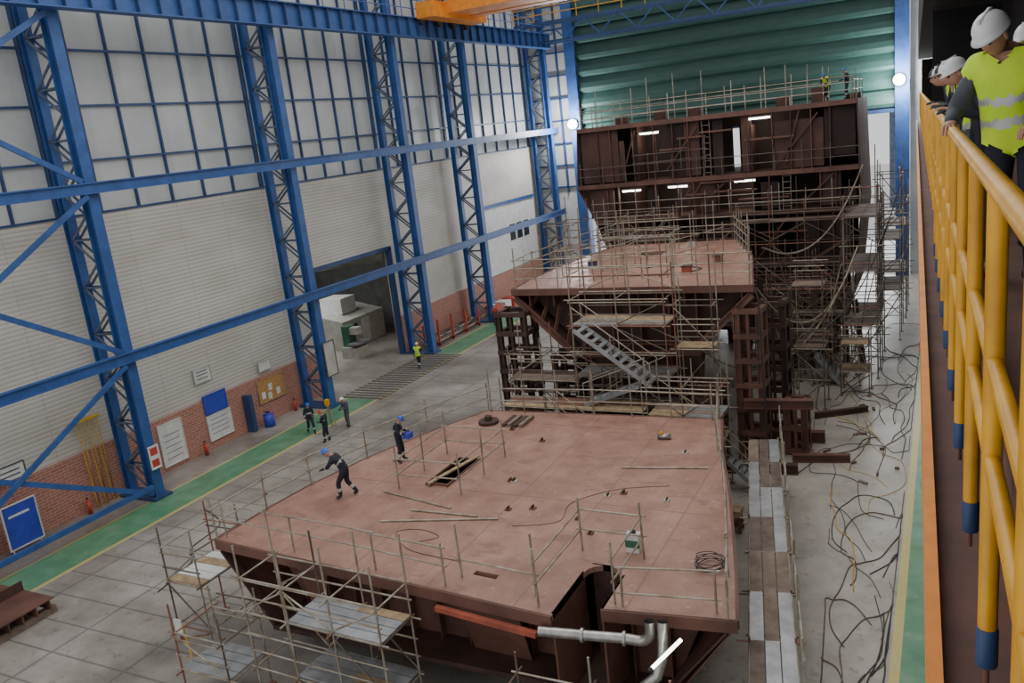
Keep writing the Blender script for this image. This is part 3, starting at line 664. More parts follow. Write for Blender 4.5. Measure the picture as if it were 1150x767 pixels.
def lyb(p,q,w,h,z,label,mt=mBrown):
    tag(MB().ibeam((*p,z),(*q,z),w,h,.04).obj('steel_beam',mt,base=(*p,z)),label,'steel beam','steel beams on floor')
lyb((-7.4,33.6),(-4.7,33.9),.3,.35,2.6,'brown steel beam sticking out of support tower',mBrown)
lyb((-8.2,32.4),(-5.2,32.8),.3,.4,.2,'brown steel beam at tower foot',mDark)
lyb((-8,36.2),(-4.6,36.4),.35,.45,.25,'heavy brown steel beam lying on concrete')
lyb((-5.6,34.0),(-3.4,34.4),.25,.3,.17,'short brown steel beam lying on concrete')
lyb((-5.4,39.3),(-3.2,40.6),.2,.25,.14,'short dark steel beam lying on concrete',mDark)
scaffold((-13.9,31.6),(1,0),(0,1),2,1,2.0,1.7,9.2,(1.6,2.8,4.2,5.3,6.4,7.5,8.5),'tall stair scaffold in front of the raised block',planks=(2.8,4.2,6.4),rise=(0,1.5),brace=2)
scaffold((-16.9,30.2),(1,0),(0,1),3,1,2.1,1.3,3.6,(.9,1.5,2.1,2.7,3.2),'low wide scaffold with stepped plank landings',planks=(1.5,2.1,2.7,3.2),rail=False,rise=(0,1.4),plist=[mPlk,mWood,mRust],brace=2)
scaffold((-10.3,29.9),(1,0),(0,1),2,1,1.4,1.5,4.8,(1.2,2.2,3.2,4.4),'narrow scaffold beside stair tower',planks=(2.2,3.2),brace=2)
scaffold((-17.3,32),(1,0),(0,1),2,1,1.6,1.2,5.4,(2.4,3.8,5),'scaffold under the sloping hull side',planks=(2.4,3.8),brace=2,rise=(0,1),dk=.5,plist=[mPlk,mDark])
scaffold((-9.6,31.9),(1,0),(0,1),1,1,1.5,.9,8.0,(1.8,3.6,5.4,7.2),'tall narrow scaffold at block corner',planks=(5.4,),brace=2,rise=(0,1.2))
def stairs(p,q,w,label,n=11):
    p=V(p);q=V(q);e=empty('scaffold_stair',p,label,'stairs','scaffold stairs');d=V((q.x-p.x,q.y-p.y,0)).normalized();s=V((-d.y,d.x,0))*w/2
    for k in (-1,1): board(e,'stringer',p+s*k,q+s*k,.05,.16,mAlu)
    for i in range(n):
        c=p.lerp(q,(i+.5)/n);board(e,'tread',c-s,c+s,.24,.04,mAlu)
    for k in (-1,1):
        tube(e,'handrail',p+s*k+V((0,0,.95)),q+s*k+V((0,0,.95)),.025)
        for t in (0,.5,1): c=p.lerp(q,t)+s*k;tube(e,'handrail_post',c,c+V((0,0,.95)),.025)
stairs((-10.3,31.0,4.2),(-13.4,31.0,6.5),.95,'aluminium scaffold stair with handrails')
stairs((-13.2,30.9,3.3),(-10.8,30.9,4.2),.7,'short lower aluminium scaffold stair',6)
stairs((-12.4,29.7,1.6),(-14.4,29.7,3.2),.9,'broad lower aluminium stair to plank landings',8)
stairs((-6.3,30.9,.1),(-7.5,30.9,1.3),.7,'aluminium stair from floor to landing',6)
# ------------------------------------------------------------ BLOCK C
e=empty('ship_hull_block',(-12.5,57,0),'tall multi-level dark brown ship superstructure block with open front','ship block','ship hull blocks');b0=e.location
prof=[(-21.2,14.2),(-21.5,10.4),(-20.4,8.2),(-19.4,5.2),(-18,1.1),(-5.7,.9),(-4.8,3.2),(-4.3,8.3),(-4.5,14.2)]
Ya,Yb=52,58.5
for a,b in list(zip(prof,prof[1:])): MB().quad((a[0],Ya,a[1]),(b[0],Ya,b[1]),(b[0],Yb,b[1]),(a[0],Yb,a[1]),.08).obj('shell_plate',mCB,e,b0)
def xr(z):
    l=[]
    for side in (prof[:5],prof[5:][::1]):
        for a,b in zip(side,side[1:]):
            lo,hi=min(a[1],b[1]),max(a[1],b[1])
            if lo<=z<=hi+1e-6: l.append(a[0]+(b[0]-a[0])*(z-a[1])/(b[1]-a[1]));break
    return l
for z in (14.2,10.6,8.3,5.2,3.0):
    a,b=xr(z);MB().box(a+.05,b-.05,Ya,Yb,z-.12,z).obj('deck_level',mCB,e,b0)
    MB().box(a,b,Ya-.05,Ya,z-.25,z+.02).obj('deck_edge_bar',mBrown if z>10 else mCB,e,b0)
Y1=54.6
bk=MB()
for a,b in ((-21,-11.9),(-11.5,-4.6)): bk.box(a,b,Y1,Y1+.06,10.6,14.1)
bk.box(-11.9,-11.5,Y1,Y1+.06,13.3,14.1)
bk.box(-21,-4.6,Y1,Y1+.06,8.3,10.5).box(-20,-4.7,Y1,Y1+.06,5.2,8.2).box(-18.8,-5.2,Y1,Y1+.06,1.2,5.1)
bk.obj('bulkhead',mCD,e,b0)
for a,b,z0_,z1_,mm in ((-21.1,-18.6,10.7,14.1,0),(-18.55,-18.2,10.7,13.2,0),(-17.6,-17.3,10.7,14,1),(-15.4,-14.4,10.7,13.9,1),(-14.35,-13.4,10.7,14.0,0),(-12.6,-12.0,10.7,14.1,1),(-10.9,-10.3,10.7,14.1,0),(-9.0,-6.3,10.7,13.4,0),(-6.25,-4.6,11.2,14.1,1),(-20.8,-19.2,8.4,10.4,0),(-16.9,-16.2,8.4,10.4,1),(-13.5,-12.6,8.4,10.4,0),(-9.9,-8.9,8.4,10.0,1),(-6.5,-5.4,8.4,10.4,0),(-5.3,-4.6,8.4,9.4,1),(-19.3,-16.6,6.0,8.1,1),(-13.2,-11.6,5.3,8.1,1),(-8.0,-4.9,5.3,8.0,1),(-18.4,-16,1.3,4.9,1),(-15.5,-13,1.3,4.9,1),(-11,-5.6,1.3,4.9,1)):
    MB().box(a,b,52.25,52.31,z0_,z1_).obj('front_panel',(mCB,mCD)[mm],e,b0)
for z0_,z1_ in ((10.6,14.1),(8.3,10.5),(5.2,8.2),(1.2,5.1)):
    a,b=xr((z0_+z1_)/2);n=int((b-a)/1.15)
    for i in range(1,n):
        x=a+(b-a)*i/n+R(-.3,.3)
        if -11.9<x<-10.9 and z0_>10: continue
        MB().box(x,x+.05,52,54.6 if i%3==0 else 52.25,z0_,z1_-(R(0,1) if i%2 else 0)).obj('frame_rib',mCB if i%2 else mBrown,e,b0)
    for k in range(4):
        z=z0_+(z1_-z0_)*R(.25,.9);x=R(a+1,b-4);MB().box(x,x+R(1.0,3.0),52.0,52.12,z,z+.1).obj('stringer',mBrown,e,b0)
    for k in range(4):
        x=R(a+1,b-3);z=z0_+R(.2,.6);MB().beam((x,52.05,z),(x+R(.8,2.4),52.05,z1_-R(.1,.5)),.06,.1).obj('diagonal_stiffener',mCB,e,b0)
for x in (-20,-17.3,-15,-9.5,-7.4,-5.4): 
    hh=R(.3,.9);MB().box(x,x+.8,56,56.6,14.2,14.2+hh).box(x+.1,x+.7,55.9,56,14.2,14.2+hh*.6).obj('deck_fitting',mCB,e,b0)
for x,y in ((-15.5,53),(-12.3,53),(-9,53),(-15.5,57),(-9,57)):
    crib(x,y,1,1,.85,'low dark steel crib under the tall block',2)
crib(-6.6,50.4,1.0,1.0,5.6,'dark steel crib tower at the tapered hull side',6,mDark)
crib(-9.2,50.5,1.0,.9,4.6,'dark steel crib tower at the tapered hull side',5,mCB)
for i,(x,z) in enumerate(((-16.5,13.5),(-9.8,13.7),(-17.9,10.05),(-14.9,10.1),(-10.8,10.15))):
    l=empty('strip_light',(x,52.1,z),'glowing fluorescent strip light inside the steel block','lamp','strip lights in the steel block')
    MB().tube((x-.6,52.15,z),(x+.6,52.15,z),.05,8).obj('glow_tube',mTubeL,l,l.location);MB().box(x-.65,x+.65,52.1,52.2,z+.05,z+.11).obj('housing',mWhite,l,l.location)
    L=bpy.data.lights.new('strip','POINT');L.energy=60;L.color=(1,.93,.8);L.shadow_soft_size=.3;lo=bpy.data.objects.new('strip_glow',L);lo.parent=l;lo.location=(0,.9,-.3);COL.objects.link(lo)
def ladder(x,y,z0_,z1_,label):
    e=empty('ladder',(x,y,z0_),label,'ladder','access ladders')
    for k in (0,.45): tube(e,'stile',(x+k,y,z0_),(x+k,y+.1,z1_),.022,mTube)
    for i in range(int((z1_-z0_)/.35)):
        z=z0_+.2+i*.35;tube(e,'rung',(x,y+.02,z),(x+.45,y+.02,z),.015,mTube)
ladder(-13.2,52.06,10.62,13.9,'aluminium ladder leaning on the tall block');ladder(-8.6,52.06,8.32,10.5,'aluminium ladder between deck levels')
guard([(-21,52.2,14.2),(-4.8,52.2,14.2)],'long tube guard rail on top of the tall block',group='top rails',step=1.2,h=1.2,rails=(.5,.95,1.3),ext=1.1)
guard([(-21,55,14.2),(-4.8,55,14.2)],'inner tube guard rail on top of the tall block',group='top rails',step=1.8,h=1.5,ext=1.4)
guard([(-21,58,14.2),(-21,52.4,14.2)],'side tube guard rail on top of the tall block',group='top rails',step=2)
guard([(-4.7,52.4,14.2),(-4.7,58,14.2)],'side tube guard rail on top of the tall block',group='top rails',step=2)
guard([(-21.2,51.9,10.6),(-4.4,51.9,10.6)],'tube guard rail on middle level',group='top rails',step=1.5,mt=mTubeD,ext=.7)
guard([(-17.5,51.8,11.2),(-13,51.8,11.2)],'tube guard rail closing wide opening',group='top rails',step=1.5,mt=mTubeD,ext=.9,h=1.6)
guard([(-20.5,51.9,8.3),(-4.4,51.9,8.3)],'tube guard rail on lower level',group='top rails',step=1.5,ext=.8)
S=scaffold
S((-19.5,49.6),(1,0),(0,1),4,1,2.1,1.5,8.0,(1.9,3.9,5.9,7.7),'scaffold bays in front of the tall block',planks=(3.9,5.9),rise=(0,1.5),brace=2,dk=.7,plist=[mPlk,mDark])
S((-22.4,48.5),(1,0),(0,1),1,2,1.5,1.6,8.8,(1.7,3.4,5.1,6.8,8.5),'scaffold tower at the outer corner of the tall block',planks=(3.4,6.8),rise=(0,1.5),brace=2,dk=.7,plist=[mPlk,mDark])
S((-10.8,49.0),(1,0),(0,1),3,1,1.9,1.1,8.0,(1.3,2.6,4.0,5.4,6.8,8.0),'scaffold bays in front of the tall block',planks=(4.0,8.0),rise=(0,2.0),brace=2,dk=.8,plist=[mPlk,mDark],r=.026)
S((-9.6,47.3),(1,0),(0,1),3,1,1.6,1.2,6.0,(1.5,3.0,4.5,6.0),'dense strutted scaffold by the hull taper',planks=(1.5,3.0),rise=(0,1.5),brace=2,dk=.85,plist=[mPlk,mDark],r=.026)
S((-4.7,45.9),(1,-.05),(0,1),1,3,1.6,1.75,8.6,(1.4,2.8,4.2,5.6,7,8.4),'tall free scaffold tower at the block corner',planks=(2.8,5.6,8.4),rise=(0,1.5),brace=2,dk=.6,plist=[mPlk,mDark])
S((-3.7,53.5),(1,0),(0,1),1,2,1.3,2,9.8,(1.5,3,4.5,6,7.5,9.6),'tall scaffold tower alongside the block',planks=(3,6),rise=(0,1.8),brace=2,dk=.6,plist=[mPlk,mDark])
S((-3.9,59),(1,0),(0,1),1,2,1.6,2,8,(1.5,3,4.5,6,7.5),'scaffold tower behind the block corner',planks=(3,6),rise=(0,1.8),brace=2,dk=.8,plist=[mPlk,mDark])
S((-8.4,44.8),(1,0),(0,1),2,1,1.6,1.4,5.5,(1.2,2.4,3.6,5.0),'scaffold tower near cables',planks=(2.4,),brace=2,dk=.7,plist=[mPlk,mDark])
S((-18.6,47.5),(1,0),(0,1),3,1,1.5,1.3,9.2,(6.4,7.6,9.0),'scaffold behind raised block deck',planks=(7.6,),rise=(0,.8),brace=2,dk=.5)
S((-6.5,40.6),(1,0),(0,1),1,1,1.4,1.5,6.4,(1.5,3,4.5,6),'scaffold tower beside the raised block',planks=(3,6),brace=2,dk=.5,plist=[mPlk,mDark])
S((-4.6,42.8),(1,0),(0,1),1,1,1.3,1.3,3.2,(1.2,2.6),'small low scaffold with boards on the floor',planks=(1.2,2.6),brace=2,dk=.5,plist=[mPlk,mWood])
stairs((-4.8,44.6,.1),(-6.0,44.6,1.6),.7,'aluminium stair leaning on scaffold',7)
for i in range(44):
    x=R(-10.5,-3.8);y=R(43,51.2);q=(x+R(-2.4,2.4),y+R(-.4,.4),R(3.0,7.5))
    e=empty('scaffold_strut',(x,y,0),'inclined scaffold strut clamped among the towers','tube','inclined struts');tube(e,'strut_tube',(x,y,.01),q,.028,mTubeD if i%3 else mTube)
    MB().box(x-.08,x+.08,y-.08,y+.08,0,.03).obj('foot_plate',mTubeD,e,e.location)
for i in range(8):
    x=-10+i*.85;y=R(46.5,48.8)
    tag(MB().ibeam((x,y,0),(x+R(-.5,.5),y,R(3.5,6.5)),.3,.3,.04).obj('shoring_post',mDark,base=(x,y,0)),'dark steel shoring post under the tapered hull','post','shoring posts')
# ------------------------------------------------------------ cables
def sag(p,q,s,n=6): 
    p=V(p);q=V(q);return [p.lerp(q,i/n)-V((0,0,s*4*(i/n)*(1-i/n))) for i in range(n+1)]
cable('hanging_cable',sag((-6.9,36,8.7),(-4.2,51.6,10.6),1.9),.04,mTube,'thick grey cable hanging in a loop between blocks',group='hanging cables')
cable('hanging_cable',sag((-7,35,7.2),(-4,45.7,7.0),2.6),.04,mTube,'thick grey cable hanging in a loop between blocks',group='hanging cables')
cable('hanging_cable',sag((-9.5,32.9,5.6),(-4.4,45.7,5.8),3.0),.04,mTube,'grey cable hanging below scaffold',group='hanging cables')
cable('hanging_cable',sag((-5.2,36,5),(-2.4,53.4,9.2),2.0),.03,mBlack,'dark cable hanging in a loop between blocks',group='hanging cables')
cable('hanging_cable',sag((-6.6,33.4,7.2),(-6.4,33.2,.6),.2),.04,mBlack,'dark cable hanging down support tower',group='hanging cables')
random.seed(21)
for i in range(54):
    y=R(17,52);x=R(-2.6,-1.4) if y<30 else R(-5.4,-1.4)
    pts=[(x,y,.02)];a=R(1.1,2.0)
    for k in range(random.randint(6,12)):
        a+=R(-.7,.7);x+=math.cos(a)*R(.3,.8);y+=math.sin(a)*R(.5,1.4)
        lo=-2.4-.09*max(0,y-16)-(.9 if y>33 else 0)
        x=min(-1.3,max(lo,x));pts.append((x,y,.02))
    kk=i%9
    cable('floor_hose',pts,.009+.010*R(0,1),mTubeY if kk==4 else (mTubeD if kk%2==0 else mBlack),('yellow' if kk==4 else 'grey' if kk%2==0 else 'black')+' hose snaking over the concrete floor','hose','hoses on the floor')
cable('floor_hose',[(-25,18,.03),(-25.5,20,.03),(-26.5,21,.03),(-27,23,.03),(-29,24,.03)],.02,mBlack,'black hose on concrete near the green walkway','hose','hoses on the floor')
for i in range(12):
    y=R(32,50);x=R(-4.6,-1.6);s=R(.06,.22)
    e=empty('floor_debris',(x,y,0),'small scrap block lying on the concrete','scrap','scrap pieces on the floor');b=MB();a=R(0,3)
    b.beam((x-s*math.cos(a),y-s*math.sin(a),.04),(x+s*math.cos(a),y+s*math.sin(a),.04),R(.06,.14),.08).obj('block',random.choice([mPlk,mBrown,mRust]),e,e.location)
# ------------------------------------------------------------ lamps and added area lights
def flood(x,y,z):
    e=empty('flood_light',(x,y,z),'bright white flood light on blue column','lamp','flood lights');b0=e.location
    bm=bmesh.new();bmesh.ops.create_uvsphere(bm,u_segments=12,v_segments=8,radius=.42);me=bpy.data.meshes.new('lens');bm.to_mesh(me);bm.free();me.materials.append(mLamp)
    o=bpy.data.objects.new('lens',me);COL.objects.link(o);o.parent=e;o.location=(0,-.2,0)
    MB().box(x-.35,x+.35,y,y+.25,z-.35,z+.35).obj('housing',mGreyC,e,b0)
    L=bpy.data.lights.new('flood','POINT');L.energy=2600;L.shadow_soft_size=.4;lo=bpy.data.objects.new('flood_bulb',L);lo.parent=e;lo.location=(0,-1.0,0);COL.objects.link(lo)
flood(-30,72.85,14.6);flood(-3.3,72.85,15.1)
def area(loc,size,energy,rot,color=(1,1,1)):
    L=bpy.data.lights.new('area','AREA');L.shape='RECTANGLE';L.size,L.size_y=size;L.energy=energy;L.color=color
    o=bpy.data.objects.new('area_light',L);o.location=loc;o.rotation_euler=rot;COL.objects.link(o)
area((-14,22,30),(22,16),2600,(0,0,0),(1,.97,.92))
area((-12,42,30),(22,12),1500,(0,0,0),(1,.97,.92))
area((-44,46,8.2),(8,8),900,(0,0,0))  # fill light added to brighten the side bay, no fitting there
area((-14,95,12),(24,20),7000,(math.radians(-90),0,0),(.95,.98,1))  # unseen light added outside the door, stands in for daylight
# ------------------------------------------------------------ gallery (camera side)
sl=-.03
def G(x,y,z): return V((x+sl*y,y,H+z))
e=empty('gantry_walkway',(0,6,13),'brown steel gantry walkway with orange edge beam','walkway');b0=e.location
def gb(x0,x1,y0,y1,z0_,z1_):
    b=MB();vs=[G(x,y,z) for x in (x0,x1) for y in (y0,y1) for z in (z0_,z1_)]
    return b.add(vs,[(0,1,3,2),(4,6,7,5),(0,4,5,1),(2,3,7,6),(0,2,6,4),(1,5,7,3)])
gb(.10,1.68,.6,62,-2.5,-2.25).obj('ledge_plate',mGalF,e,b0)
gb(.045,.10,.6,62,-2.5,-2.15).obj('edge_strip',mOr,e,b0)
gb(.34,1.68,.6,62,-1.5,-1.43).obj('walk_deck',mGalF,e,b0)
gb(.30,.34,.6,62,-1.6,-1.28).obj('kick_plate',mGalF,e,b0)
e=empty('gallery_railing',G(.235,3,-1.4),'bright yellow tubular gallery railing with dark blue post sleeves','railing');b0=e.location
for z,r in ((-.33,.036),(-.9,.028),(-1.24,.028)): tube(e,'rail',G(.235,.7,z),G(.235,60,z),r,mYel)
y=.95
while y<60:
    if y<12:
        tube(e,'post',G(.235,y,-2.0),G(.235,y,-.33),.032,mYel);tube(e,'sleeve',G(.235,y,-2.03),G(.235,y,-1.88),.036,mBlueD)
        tube(e,'bolt',G(.235,y,-2.11),G(.235,y,-2.03),.010,mRust)
    else: tube(e,'post',G(.235,y,-1.6),G(.235,y,-.33),.032,mYel)
    y+=1.05
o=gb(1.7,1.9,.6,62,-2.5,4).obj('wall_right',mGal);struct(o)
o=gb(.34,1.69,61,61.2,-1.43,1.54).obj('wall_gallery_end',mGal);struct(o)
o=gb(.34,1.69,22,22.1,-1.43,1.54).obj('gallery_dark_panel',mGal);struct(o)  # near-black panel added across the gallery, closes the pale gap
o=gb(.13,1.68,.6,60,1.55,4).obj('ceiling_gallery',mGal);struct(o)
sbox('wall_right.001',mWhite,1.95,2.2,2,74,0,11.9)
# ------------------------------------------------------------ people
def skinmesh(verts,edges,rad,root=0,sub=2):
    me=bpy.data.meshes.new('tmp');me.from_pydata([tuple(v) for v in verts],edges,[])
    o=bpy.data.objects.new('tmp',me);COL.objects.link(o)
    md=o.modifiers.new('Skin','SKIN');md.use_smooth_shade=True
    sv=me.skin_vertices[0].data
    for i,r in enumerate(rad):
        sv[i].radius=r if isinstance(r,tuple) else (r,r);sv[i].use_root=(i==root)
    s=o.modifiers.new('Sub','SUBSURF');s.levels=sub;s.render_levels=sub
    dg=bpy.context.evaluated_depsgraph_get();dg.update()
    nm=bpy.data.meshes.new_from_object(o.evaluated_get(dg))
    bpy.data.objects.remove(o);bpy.data.meshes.remove(me);return nm
BASE=dict(pelvis=(0,0,.95),spine=(0,0,1.12),chest=(0,.01,1.31),neck=(0,0,1.46),head=(0,.02,1.55),
 shl=(-.18,0,1.41),ell=(-.25,-.03,1.13),wrl=(-.24,.10,.90),shr=(.18,0,1.41),elr=(.25,-.03,1.13),wrr=(.24,.10,.90),
 hil=(-.09,0,.90),knl=(-.11,.03,.50),anl=(-.12,0,.09),tol=(-.13,.15,.045),hir=(.09,0,.90),knr=(.11,.03,.50),anr=(.12,0,.09),tor=(.13,.15,.045))
ORD=['pelvis','spine','chest','neck','head','shl','ell','wrl','shr','elr','wrr','hil','knl','anl','tol','hir','knr','anr','tor']
RAD=dict(pelvis=.14,spine=.14,chest=.155,neck=.065,head=.05,shl=.085,ell=.06,wrl=.042,shr=.085,elr=.06,wrr=.042,hil=.105,knl=.08,anl=.06,tol=.045,hir=.105,knr=.08,anr=.06,tor=.045)
ED=[('pelvis','spine'),('spine','chest'),('chest','neck'),('neck','head'),('chest','shl'),('shl','ell'),('ell','wrl'),('chest','shr'),('shr','elr'),('elr','wrr'),('pelvis','hil'),('hil','knl'),('knl','anl'),('anl','tol'),('pelvis','hir'),('hir','knr'),('knr','anr'),('anr','tor')]
def person(loc,heading,pose,label,suit=mNavy,trou=None,helm=mHelB,vest=False,refl=True,scale=1,look=(0,1,-.15),group=None,sub=2):
    J={k:V(v) for k,v in BASE.items()}
    for k,v in pose.items(): J[k]=V(v)
    trou=trou or suit
    me=skinmesh([J[k] for k in ORD],[(ORD.index(a),ORD.index(b)) for a,b in ED],[RAD[k] for k in ORD],0,sub)
    mats=[suit,trou,mSkin,mBlack,mRefl,mVest,mEye]
    bm=bmesh.new();bm.from_mesh(me)
    def near(p):
        best=None
        for a,b in ED:
            A,B=J[a],J[b];t=max(0,min(1,(p-A).dot(B-A)/((B-A).length_squared)));d=(p-A.lerp(B,t)).length/(RAD[a]*(1-t)+RAD[b]*t)
            if best is None or d<best[0]: best=(d,a,b,t)
        return best
    torso=[]
    for f in bm.faces:
        c=f.calc_center_median();d,a,b,t=near(c);mi=0
        if b=='head' or (b=='neck' and t>.75): mi=2
        elif b in('wrl','wrr'): mi=4 if refl and .3<t<.5 else 0
        elif b in('knl','knr'): mi=1
        elif b in('anl','anr'): mi=4 if refl and .35<t<.6 else (3 if t>.85 else 1)
        elif b in('tol','tor'): mi=3
        elif b in('hil','hir'): mi=1
        elif b=='spine': mi=1 if t<.3 else 0
        tor=b in('spine','chest','shl','shr','hil','hir') or (b=='neck' and t<.75) or (b in('ell','elr') and t<.16)
        if tor and mi!=2:
            torso.append(f)
            if refl and not vest and b=='chest' and .35<t<.5: mi=4
        f.material_index=mi
    vestmesh=None
    if vest:
        vb=bmesh.new();mp={}
        ax=(J['neck']-J['pelvis']).normalized();bm.normal_update()
        for f in torso:
            vs=[]
            for v in f.verts:
                if v.index not in mp: mp[v.index]=vb.verts.new(v.co+v.normal*.024)
                vs.append(mp[v.index])
            nf=vb.faces.new(vs);h=(f.calc_center_median()-J['pelvis']).dot(ax)
            nf.material_index=1 if (.08<h<.13 or .22<h<.27) else 0
            nf.smooth=True
        vestmesh=bpy.data.meshes.new('safety_vest');vb.to_mesh(vestmesh);vb.free();vestmesh.materials.append(mVest);vestmesh.materials.append(mRefl)
    dirn=V(look).normalized();hb=J['head'];nk=(J['head']-J['neck']).normalized();hc=hb+nk*.07+dirn*.02
    side=dirn.cross(V((0,0,1))).normalized();upv=side.cross(dirn)
    Rm=Matrix((side,dirn,upv)).transposed()
    ret=bmesh.ops.create_uvsphere(bm,u_segments=20,v_segments=14,radius=1)
    for v in ret['verts']:
        x,y,z=v.co
        jaw=1-.28*max(0,-z)**1.3
        px,py,pz=x*.076*jaw,y*.095*(1-.12*max(0,-z)),z*.122
        if y>.5:
            if abs(x)<.22 and -.35<z<.1: py+=.022*(1-abs(x)/.3)*(1 if z<-.05 else .5)
            if .1<abs(x)<.6 and 0<z<.25: py-=.010
            if abs(x)<.35 and -.62<z<-.42: py+=.006
        v.co=hc+Rm@V((px,py,pz))
    hv=set(ret['verts'])
    for f in bm.faces:
        if f.verts[0] in hv: f.material_index=2;f.smooth=True
    for sx in (-1,1):
        r2=bmesh.ops.create_uvsphere(bm,u_segments=8,v_segments=6,radius=.012)
        for v in r2['verts']: v.co=hc+Rm@(v.co+V((sx*.03,.084,.012)))
        for f in {f for v in r2['verts'] for f in v.link_faces}: f.material_index=6
        r2=bmesh.ops.create_uvsphere(bm,u_segments=8,v_segments=6,radius=1)
        for v in r2['verts']: v.co=hc+Rm@(V((v.co.x*.012,v.co.y*.02,v.co.z*.032))+V((sx*.077,-.005,-.005)))
        for f in {f for v in r2['verts'] for f in v.link_faces}: f.material_index=2
    for w,el in (('wrl','ell'),('wrr','elr')):
        d=(J[w]-J[el]).normalized();sd=d.cross(V((0,0,1)));sd=sd.normalized() if sd.length>.2 else V((0,1,0))
        nn=sd.cross(d).normalized()
        o=J[w];vs=[o,o+d*.045];rd=[.03,.03];es=[(0,1)]
        for k,(of_,ln) in enumerate(((-.03,.075),(-.01,.085),(.01,.08),(.03,.062))):
            i=len(vs);b_=o+d*.085+sd*of_
            vs+=[b_,b_+d*ln*.45-nn*.012,b_+d*ln*.75-nn*.045];rd+=[.013,.010,.008];es+=[(1,i),(i,i+1),(i+1,i+2)]
        i=len(vs);vs+=[o+d*.04-sd*.04-nn*.01,o+d*.075-sd*.055-nn*.03];rd+=[.013,.010];es+=[(1,i),(i,i+1)]
        hm=skinmesh(vs,es,rd,0,1);n0=len(bm.faces);bm.from_mesh(hm);bm.faces.ensure_lookup_table()
        for f in bm.faces[n0:]: f.material_index=2 if vest else 3;f.smooth=True
    me2=bpy.data.meshes.new('person');bm.to_mesh(me2);bm.free()
    for mm in mats: me2.materials.append(mm)
    for p in me2.polygons: p.use_smooth=True
    o=bpy.data.objects.new('person',me2);COL.objects.link(o);tag(o,label,'person',group)
    o.location=V(loc);o.rotation_euler=(0,0,heading);o.scale=(scale,)*3
    hb_=MB();n=20;rings=[]
    for i in range(7):
        a=i/6*math.pi/2;rings.append([(math.cos(a)*.100*math.cos(2*math.pi*k/n),math.cos(a)*.122*math.sin(2*math.pi*k/n),math.sin(a)**.9*.115) for k in range(n)])
    rings.insert(0,[(.107*math.cos(2*math.pi*k/n),(.128+(.035*math.sin(2*math.pi*k/n) if math.sin(2*math.pi*k/n)>.3 else 0))*math.sin(2*math.pi*k/n),-.01) for k in range(n)])
    vs=[p for r_ in rings for p in r_];fs=[(i*n+k,i*n+(k+1)%n,(i+1)*n+(k+1)%n,(i+1)*n+k) for i in range(len(rings)-1) for k in range(n)]
    fs.append(tuple(range(n)))
    hb_.add([hc+Rm@(V(p)+V((0,-.005,.045))) for p in vs],fs)
    hb_.beam(hc+Rm@V((0,-.07,.147)),hc+Rm@V((0,.07,.147)),.025,.03,up=upv)
    hb_.obj('safety_helmet',helm,o,smooth=True)
    if vestmesh:
        vo=bpy.data.objects.new('safety_vest',vestmesh);COL.objects.link(vo);vo.parent=o
    return o
bend=dict(pelvis=(0,-.10,.90),spine=(0,.03,1.02),chest=(0,.21,1.13),neck=(0,.35,1.20),head=(0,.43,1.25),shl=(-.17,.30,1.18),shr=(.17,.30,1.18),ell=(-.24,.42,.96),elr=(.24,.38,.94),wrl=(-.12,.60,.88),wrr=(.10,.58,.84),
  hil=(-.09,-.10,.86),hir=(.09,-.10,.86),knl=(-.13,.13,.50),anl=(-.14,.10,.09),tol=(-.15,.25,.045),knr=(.12,-.06,.46),anr=(.13,-.34,.09),tor=(.14,-.20,.045))
stoop=dict(bend);stoop.update(spine=(0,-.01,1.05),chest=(0,.12,1.20),neck=(0,.24,1.32),head=(0,.31,1.38),shl=(-.17,.18,1.28),shr=(.17,.18,1.28),ell=(-.25,.32,1.05),elr=(.25,.28,1.03),wrl=(-.13,.52,.97),wrr=(.11,.50,.94))
person((-17.4,20.0,3.6),math.radians(112),stoop,'person in dark coverall and blue helmet stooping forward on deck',helm=mHelB,look=(0,1,-.6),scale=1.1)
hold=dict(ell=(-.25,.08,1.15),wrl=(-.12,.30,1.12),elr=(.25,.08,1.15),wrr=(.12,.30,1.10),knl=(-.13,.06,.5),anl=(-.16,.04,.09),tol=(-.18,.19,.045),anr=(.15,-.08,.09),tor=(.17,.07,.045),chest=(0,.04,1.31),neck=(0,.07,1.45),head=(0,.11,1.53))
person((-17.2,23.0,3.6),math.radians(-70),hold,'person in dark coverall and blue helmet standing holding a blue bag',helm=mHelB,look=(0,1,-.5))
e=empty('tool_bag',(-16.87,23.1,4.62),'small blue tool bag held in hands','bag');MB().box(-16.98,-16.72,22.95,23.25,4.5,4.7).obj('body',mBoard,e,e.location);MB().path([(-16.85,22.98,4.7),(-16.85,23.0,4.78),(-16.85,23.2,4.78),(-16.85,23.22,4.7)],.012).obj('handle',mBlack,e,e.location)
walk=dict(knl=(-.1,.2,.52),anl=(-.1,.22,.10),tol=(-.1,.37,.06),knr=(.1,-.02,.5),anr=(.1,-.28,.12),tor=(.1,-.16,.045),wrl=(-.25,-.06,.88),wrr=(.25,.25,.95))
person((-30.4,33.1,0),math.radians(-120),walk,'person in dark work clothes walking on green floor strip',helm=mHelB,refl=True)
person((-28.9,34.4,0),math.radians(160),hold,'person in grey work clothes beside surveying tripod',suit=mGreyC,helm=mHelW,refl=False)
person((-28.6,32.2,0),math.radians(100),hold,'person in dark clothes with red helmet on shop floor',helm=mHelR)
person((-31.2,45.2,0),math.radians(10),walk,'person in hi-vis vest standing near the side doorway',vest=True,helm=mHelW)
person((-31.3,56.6,0),math.radians(40),BASE,'person in red jacket beside the far wall',suit=mRed,trou=mNavy,helm=mHelW,refl=False)
person((-6.2,53.4,14.2),math.radians(160),stoop,'person in hi-vis vest working on top of tall block',vest=True,helm=mHelB)
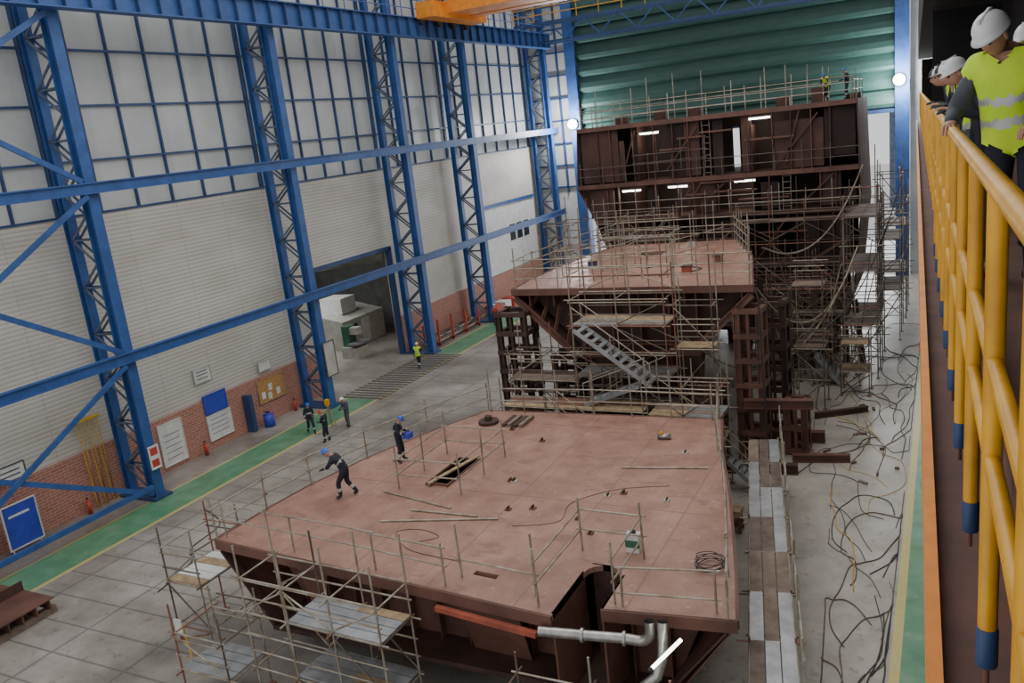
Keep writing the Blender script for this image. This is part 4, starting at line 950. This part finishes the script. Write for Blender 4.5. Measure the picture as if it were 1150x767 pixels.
person((-5.2,54.2,14.2),math.radians(100),hold,'person in dark clothes standing on top of tall block',helm=mHelB)
e=empty('surveying_tripod',(-29.7,33.9,0),'wooden surveying tripod with instrument on concrete floor','tripod');b0=e.location
for a in (0,2.1,4.2): tube(e,'leg',(-29.7+.45*math.cos(a),33.9+.45*math.sin(a),0),(-29.7,33.9,1.35),.03,mWood)
MB().tube((-29.7,33.9,1.33),(-29.7,33.9,1.4),.1,12).box(-29.8,-29.6,33.8,34.0,1.4,1.7).obj('instrument',mYel,e,b0)
leanp=dict(pelvis=(0,-.12,.92),spine=(0,-.06,1.07),chest=(0,.04,1.24),neck=(0,.13,1.39),head=(0,.19,1.46),shl=(-.19,.09,1.34),shr=(.19,.09,1.34),ell=(-.29,.10,1.08),elr=(.29,.10,1.08),wrl=(-.18,.27,1.135),wrr=(.16,.27,1.135))
sidep=dict(spine=(.01,.01,1.12),chest=(.03,.05,1.29),neck=(.05,.09,1.44),head=(.07,.14,1.51),shl=(-.17,.05,1.39),shr=(.22,.06,1.37),elr=(.36,.04,1.12),wrr=(.31,.26,1.06),ell=(-.29,.0,1.12),wrl=(-.17,.22,1.02))
FZ=H-1.43
def gp(x,y,hd,label,pose=leanp,**k):
    p=G(x,y,0);return person((p.x,p.y,FZ),math.radians(hd),pose,label,**k)
gp(.64,7.0,160,'person in hi-vis yellow vest and white helmet leaning on railing',pose=sidep,suit=mGreyC,trou=mNavy,vest=True,helm=mHelW,refl=False,look=(.3,1,-.75),scale=1.09,sub=3)
gp(1.0,8.3,150,'person with white helmet standing behind another',pose=sidep,suit=mGreyC,vest=True,helm=mHelW,refl=False,scale=1.06)
gp(.60,9.8,110,'person with white helmet and dark jacket at railing',suit=mNavy,helm=mHelW,refl=False,look=(0,1,-.5))
gp(.60,11.0,100,'person in hi-vis vest and white helmet at railing',suit=mGreyC,vest=True,helm=mHelW,refl=False)
gp(.58,12.3,105,'person with dark helmet watching from railing',suit=mNavy,helm=mBlack,refl=False)
gp(.58,13.6,95,'person in hi-vis vest further along railing',suit=mGreyC,vest=True,helm=mHelW,refl=False)
gp(.56,15,90,'person with dark helmet at far end of group',suit=mNavy,helm=mBlack,refl=False)
# ------------------------------------------------------------ world
w=bpy.data.worlds.new('w');bpy.context.scene.world=w;w.use_nodes=True
w.node_tree.nodes['Background'].inputs[0].default_value=(.97,.98,1,1);w.node_tree.nodes['Background'].inputs[1].default_value=1.0
